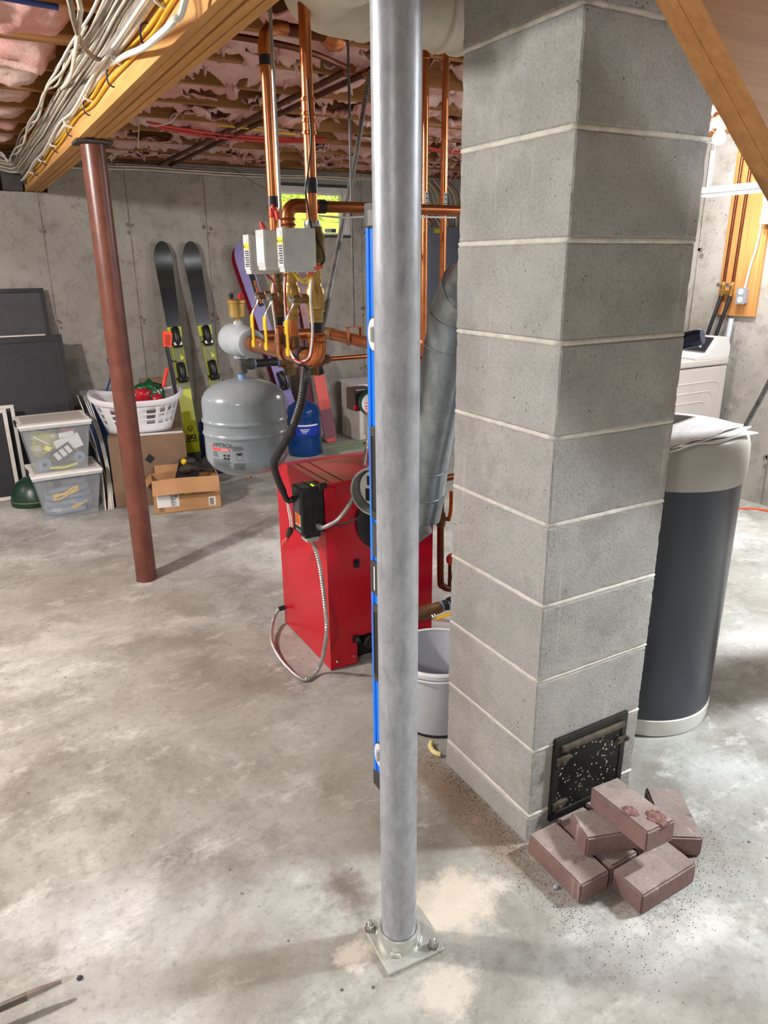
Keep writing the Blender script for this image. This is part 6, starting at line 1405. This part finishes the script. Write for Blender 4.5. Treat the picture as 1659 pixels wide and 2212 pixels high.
# ------------------------------------------------------------------ bucket and the yellow hose piece
bu = thing('bucket', 'light grey plastic bucket with white rim behind the chimney', 'bucket', (1.20, 1.78, 0))
m_buck = M('bucket_grey', (196, 200, 208), (188, 192, 200), 5, 0.35)
bc = Matrix.Translation((1.195, 1.765, 0))
G().lathe([(0.10, 0.001), (0.128, 0.004), (0.133, 0.02), (0.150, 0.238), (0.150, 0.248), (0.146, 0.248), (0.129, 0.02), (0.002, 0.014)], 44, bc, cap=False).build('tub', m_buck, bu, True)
G().lathe([(0.146, 0.232), (0.157, 0.233), (0.159, 0.246), (0.153, 0.253), (0.145, 0.250)], 44, bc, cap=False).build('rim', m_white, bu, True)
G().lathe([(0.129, 0.001), (0.131, 0.004), (0.131, 0.012), (0.128, 0.014)], 44, bc, cap=False).build('foot_band', m_blackiron, bu, True)
hp_ = [Vector((1.195 + 0.158 * math.cos(a), 1.765 + 0.158 * math.sin(a), 0.225 + 0.0 * math.sin((a - math.radians(150)) / math.radians(180) * PI))) for a in [math.radians(150 + 18 * i) for i in range(11)]]
G().tube(hp_, 0.003, 8).build('bail_handle', m_white, bu, True)
tag(G().tube([(1.0915, 1.6412, 0.0090), (1.0773, 1.6249, 0.0090), (1.0710, 1.6017, 0.0090), (1.0748, 1.5837, 0.0090), (1.0823, 1.5741, 0.0090)], 0.0085, 10).build('hose_piece', M('yellowed_plastic', (228, 210, 150), (216, 198, 138), 8, 0.45), None, True), 'curved yellowed plastic hose piece on the floor under the bucket', 'hose piece')

# ------------------------------------------------------------------ water softener tank with newspapers
so = thing('brine_tank', 'tall dark grey brine tank with light grey collar beside the chimney', 'water softener', (1.86, 1.5, 0))
m_sd = M('softener_charcoal', (58, 64, 76), (52, 58, 70), 3, 0.3); m_sg = M('softener_grey', (176, 172, 166), (168, 164, 158), 3, 0.35)
m_sw = M('softener_base', (214, 216, 210), (206, 208, 202), 3, 0.4)
sm = Matrix.Translation((1.86, 1.50, 0))
G().lathe([(0.21, 0.001), (0.229, 0.004), (0.233, 0.02), (0.235, 0.062), (0.231, 0.066)], 64, sm).build('base_band', m_sw, so, True)
G().lathe([(0.2305, 0.062), (0.2325, 0.068), (0.2335, 0.40), (0.2325, 0.838), (0.2300, 0.840)], 64, sm, cap=False).build('jacket', m_sd, so, True)
G().lathe([(0.2325, 0.834), (0.2385, 0.836), (0.2410, 0.862), (0.2410, 0.905), (0.2385, 0.945), (0.2310, 0.970), (0.2210, 0.980), (0.2080, 0.982), (0.196, 0.978), (0.193, 0.965), (0.196, 0.60), (0.196, 0.55), (0.002, 0.55)], 64, sm, cap=False).build('collar', m_sg, so, True)
# newspapers over the rim
m_news = NT('newsprint'); m_news.pr(0.85, 0, 0.1)
_n = m_news.mul(m_news.mask(m_news.noise(1.0, 3, 0.8, m_news.coords((260, 60, 1))), 0.5, 0.6), m_news.mask(m_news.noise(14, 2), 0.42, 0.55))
m_news.color(m_news.mix(m_news.mul(_n, 0.45), lin((226, 224, 222)), lin((110, 110, 114)))); m_news = m_news.m
def paper(label, c, ang, L, Wd, z, curl, seed):
    mx = Matrix.Translation((c[0], c[1], z)) @ Matrix.Rotation(ang, 4, 'Z')
    def fn(u, v):
        x = (u - 0.5) * L; y = (v - 0.5) * Wd
        zz = 0.003 * math.sin(5 * u + seed) * (0.4 + v) + curl * max(0, (u - 0.72) / 0.28) ** 2 + 0.008 * max(0, (0.25 - v) / 0.25) ** 2 * math.sin(6 * u + seed) ** 2
        return mx @ Vector((x, y, zz))
    v, f = sheet(fn, 24, 10, 0.004)
    return tag(mesh('newspaper', v, f, m_news, None, True), label, 'newspaper')
na = math.radians(4)
NC = (1.775, 1.340)
for i, (lab, dz, dx, dy, da) in enumerate((('lowest folded newspaper, on the rim of the brine tank', 0.9845, 0.0, 0.0, -0.05), ('middle folded newspaper of the three on the brine tank rim', 0.992, -0.012, 0.006, 0.02), ('top newspaper of the three laid across the brine tank rim', 1.000, -0.02, 0.012, 0.10))):
    paper(lab, (NC[0] + dx, NC[1] + dy), na + da, 0.38, 0.15, dz, 0.006, i * 1.7)

# softener valve bits peeping past the chimney edge
sf = thing('softener_fitting', 'dark blue cylindrical cap on a pipe peeping past the chimney edge', 'fitting', (1.95, 1.86, 1.0))
G().turned((1.78, 1.90, 1.115), (1.9300, 1.4692, 1.2482), [(0.020, 0), (0.020, 0.55), (0.026, 0.6), (0.026, 0.97), (0.022, 1)], 20).build('blue_cap', M('navy_plastic', (24, 32, 66), (18, 26, 56), 8, 0.35), sf, True)
G().cyl((1.80, 1.895, 0.001), (1.80, 1.895, 1.13), 0.024).build('riser', m_cudark, sf, True)
for z in (1.175, 1.055):
    G().box(1.80, 1.875, 1.84, 1.90, z - 0.012, z + 0.012, 0.003).build('clip', m_blackiron, sf)
    G().cyl((1.80, 1.895, 1.12), (1.80, 1.895, 1.19), 0.02).build('riser_top', m_blackiron, sf, True) if z > 1.1 else None

# ------------------------------------------------------------------ washer
wa = thing('washing_machine', 'beige-white washing machine with pressed side panel behind the brine tank', 'washing machine', (3.8, 3.25, 0))
m_wash = M('washer_enamel', (184, 177, 170), (176, 169, 162), 3, 0.3)
WX0, WX1, WY0, WY1 = 3.44, 4.12, 2.93, 3.60
G().box(WX0, WX1, WY0, WY1, 0.02, 0.845, 0.012).build('cabinet', m_wash, wa)
G().box(WX0 - 0.004, WX1 + 0.004, WY0 - 0.004, WY1 + 0.004, 0.85, 0.895, 0.012).build('top_deck', m_wash, wa)
G().prism([(3.80, 0.893), (4.10, 0.893), (4.118, 0.90), (4.118, 0.96), (4.09, 1.012), (4.06, 1.020), (4.00, 1.016), (3.93, 0.925), (3.80, 0.905)], WY1 - WY0 + 0.004, frame((0, WY1 + 0.002, 0), (1, 0, 0), (0, 0, 1))).build('console', M('console_white', (206, 202, 198), (198, 194, 190), 3, 0.3), wa)
cs = frame((3.928, WY0 + 0.03, 0.935), (0.07, 0, 0.079), (0, 1, 0))
pan = G().box(0.0, 0.105, 0.0, 0.60, -0.004, 0.004, 0.003, cs).build('control_panel', M('console_black', (44, 46, 52), (36, 38, 44), 6, 0.2), wa)
for i in range(5): G().cyl(cs @ Vector((0.03 + 0.03 * (i % 2), 0.05 + 0.045 * i, 0)), cs @ Vector((0.03 + 0.03 * (i % 2), 0.05 + 0.045 * i, 0.007)), 0.007, None, 12).build('button', m_alu, pan)
G().box(0.07, 0.098, 0.06, 0.16, 0.003, 0.0052, 0, cs).build('display', m_whitelab, pan)
for o_, r_, d_ in ((0.045, 0.07, 0.0), (0.105, 0.06, 0.0), (0.165, 0.05, 0.0)):
    x0, x1, z0, z1 = WX0 + o_, WX1 - o_, 0.09 + o_, 0.80 - o_
    loop = []
    for cx, cz, a_ in ((x1 - r_, z1 - r_, 0), (x0 + r_, z1 - r_, 90), (x0 + r_, z0 + r_, 180), (x1 - r_, z0 + r_, 270)):
        for k in range(6): q = math.radians(a_ + 18 * k); loop.append((cx + r_ * math.cos(q), WY0 + 0.001, cz + r_ * math.sin(q)))
    G().tube(loop + loop[:2], 0.0045, 8, smooth=False, flat=1.0).build('pressed_rib', m_wash, wa, True)
for x in (WX0 + 0.06, WX1 - 0.06):
    for y in (WY0 + 0.06, WY1 - 0.06): G().cyl((x, y, 0.0), (x, y, 0.025), 0.02).build('foot', m_black, wa, True)

# hookup board with pipes, valves and outlet
hbY0, hbY1 = 2.848, 3.115
hb = thing('hookup_board', 'orange wooden board on the right wall carrying washer pipes and outlet', 'board', (4.19, 2.98, 1.135))
G().box(4.188, 4.209, hbY0, hbY1, 1.135, 2.165, 0.002).build('board', m_board, hb)
for y, nm in ((3.075, 'left'), (3.012, 'right')):
    t = thing('water_pipe', nm + ' brown copper water pipe on the orange hookup board', 'pipe', (4.17, y, 1.32))
    G().cyl((4.172, y, 1.33), (4.172, y - 0.012, 2.16), 0.009, None, 14).build('pipe', m_cudark, t, True)
    G().turned((4.170, y, 1.29), (4.170, y, 1.335), [(0.012, 0), (0.014, 0.3), (0.012, 1)], 14).build('valve_body', m_brass, t, True)
    G().turned((4.165, y, 1.315), (4.120, y, 1.318), [(0.008, 0), (0.008, 0.5), (0.012, 0.55), (0.012, 1)], 12).build('valve_knob', m_chrome, t, True)
    G().cyl((4.170, y, 1.25), (4.170, y, 1.292), 0.010, None, 12).build('hose_union', m_brass, t, True)
    tag(G().tube([(4.165, y, 1.252), (4.15, y + 0.01, 1.17), (4.14, y + 0.035, 1.05), (4.14, y + 0.06, 0.93), (4.15, y + 0.06, 0.80)], 0.0115, 10).build('fill_hose', m_black, None, True), nm + ' black washer hose hanging from the hookup board', 'hose')
G().box(4.155, 4.186, 3.005, 3.085, 1.262, 1.285, 0.003).build('manifold_bracket', m_brass, hb)
tag(G().tube([(4.17, 2.985, 1.12), (4.165, 2.99, 1.0), (4.16, 3.0, 0.85)], 0.016, 12).build('drain_hose', M('grey_drain', (186, 190, 196), (172, 176, 182), 5, 0.4), None, True), 'pale grey drain hose below the hookup board', 'hose')
ob = thing('outlet_box', 'grey metal outlet box with cream duplex socket on the orange board', 'outlet', (4.17, 2.93, 1.24))
G().box(4.150, 4.187, 2.905, 2.955, 1.212, 1.300, 0.003).build('box', M('outlet_metal', (166, 176, 190), (152, 162, 176), 8, 0.4, 0.4), ob)
G().box(4.1465, 4.1505, 2.900, 2.960, 1.208, 1.304, 0.001).build('cover_plate', MC['outlet_metal'], ob)
for z in (1.280, 1.234):
    s_ = G().cyl((4.1470, 2.930, z), (4.1440, 2.930, z), 0.0175, None, 20).build('socket', M('socket_cream', (232, 222, 190), (224, 214, 182), 5, 0.4), ob)
    for dy in (-0.006, 0.006): G().box(4.1432, 4.1441, 2.929 + dy, 2.931 + dy, z - 0.002, z + 0.007).build('slot', m_ink, s_)
wire('outlet_cable', 'cream cable dropping down the orange board to the outlet box', [(4.180, 2.895, 2.16), (4.178, 2.905, 1.95), (4.180, 2.885, 1.75), (4.178, 2.890, 1.55), (4.180, 2.915, 1.43), (4.176, 2.928, 1.30)], 0.0062, m_wwht, 'cable')
sd = thing('wall_device', 'white rounded device on the right wall beside the orange board', 'device', (4.16, 2.80, 1.7))
G().box(4.13, 4.209, 2.70, 2.868, 1.70, 1.86, 0.02).build('housing', m_white, sd)
G().box(4.12, 4.209, 2.70, 2.862, 1.655, 1.702, 0.015).build('lower_cover', M('device_grey', (206, 204, 204), (196, 194, 194), 5, 0.4), sd)

# lamps on the right
slt = thing('shop_light', 'white strip shop light hanging near the orange board', 'lamp', (3.78, 2.4, 1.82))
m_glow = M('led_diffuser', (244, 248, 255), (244, 248, 255), 5, 0.4, emit=3.0)
G().box(3.755, 3.815, 2.02, 3.005, 1.812, 1.850, 0.006).build('housing', m_white, slt)
G().box(3.760, 3.810, 2.04, 2.985, 1.800, 1.814, 0.004).build('diffuser', m_glow, slt)
G().box(3.765, 3.80, 3.0, 3.018, 1.803, 1.842, 0.004).build('end_cap', m_whitelab, slt)
for y in (2.2, 2.96): G().cyl((3.785, y, 1.85), (3.785, y, 2.18), 0.003, None, 8).build('hang_chain', m_chrome, slt)
lamp('AREA', 'shop_light_tube', (3.785, 2.51, 1.795), 14, (0.96, 0.98, 1.0), 0.045, 0.92)
lb_ = thing('ceiling_bulb', 'glaring round bulb in a ceiling socket right of the chimney', 'lamp', (3.72, 2.86, 2.1))
G().lathe([(0.002, -0.035), (0.02, -0.031), (0.032, -0.015), (0.035, 0.0), (0.030, 0.018), (0.016, 0.036), (0.014, 0.05)], 24, Matrix.Translation((3.72, 2.89, 2.085))).build('bulb', M('bulb_glow', (255, 255, 255), (255, 255, 255), 5, 0.4, emit=40.0), lb_, True)
G().lathe([(0.018, 0.045), (0.022, 0.05), (0.05, 0.085), (0.055, 0.094)], 24, Matrix.Translation((3.72, 2.89, 2.085))).build('socket', m_white2, lb_, True)
tag(G().box(4.194, 4.2095, 3.285, 3.31, 1.85, 2.10, 0.003).build('white_raceway', m_white), 'thin white raceway strip on the right wall beside the chimney edge', 'raceway')

# cords at the right edge
wire('extension_cable', 'orange extension cord lying on the floor along the right wall', [(3.9376, 2.6972, 0.0060), (4.0143, 2.6299, 0.0060), (4.0838, 2.5775, 0.0060), (4.1198, 2.4940, 0.0060), (4.1149, 2.3289, 0.0060)], 0.0065, M('orange_cord', (240, 86, 40), (232, 78, 34), 6, 0.4), 'cable')
flex('ribbed_hose', 'grey ribbed hose slanting up at the right edge behind the brine tank', [(2.7500, 1.8936, 0.7148), (2.7000, 1.8057, 0.8169), (2.6500, 1.7254, 0.9419), (2.6000, 1.6529, 1.0668), (2.5500, 1.5912, 1.1844), (2.52, 1.55, 1.60), (2.5, 1.48, 2.18)], 0.011, m_flexdark, 0.009, 'hose', 0.2)
# cobwebs by the bulb
g = G()
for i in range(14):
    a = Vector((3.70 + rr.uniform(-0.05, 0.08), 2.86 + rr.uniform(-0.12, 0.1), 2.02 + rr.uniform(0, 0.16))); b = a + Vector((rr.uniform(-0.05, 0.05), rr.uniform(-0.08, 0.08), rr.uniform(-0.05, 0.05)))
    g.tube([a, a.lerp(b, 0.5) + Vector((0, 0, -0.006)), b], 0.0005, 4, sub=3)
o = tag(g.build('cobweb', m_wwht), 'dusty cobweb strands round the glaring ceiling bulb', 'cobweb'); o['kind'] = 'stuff'
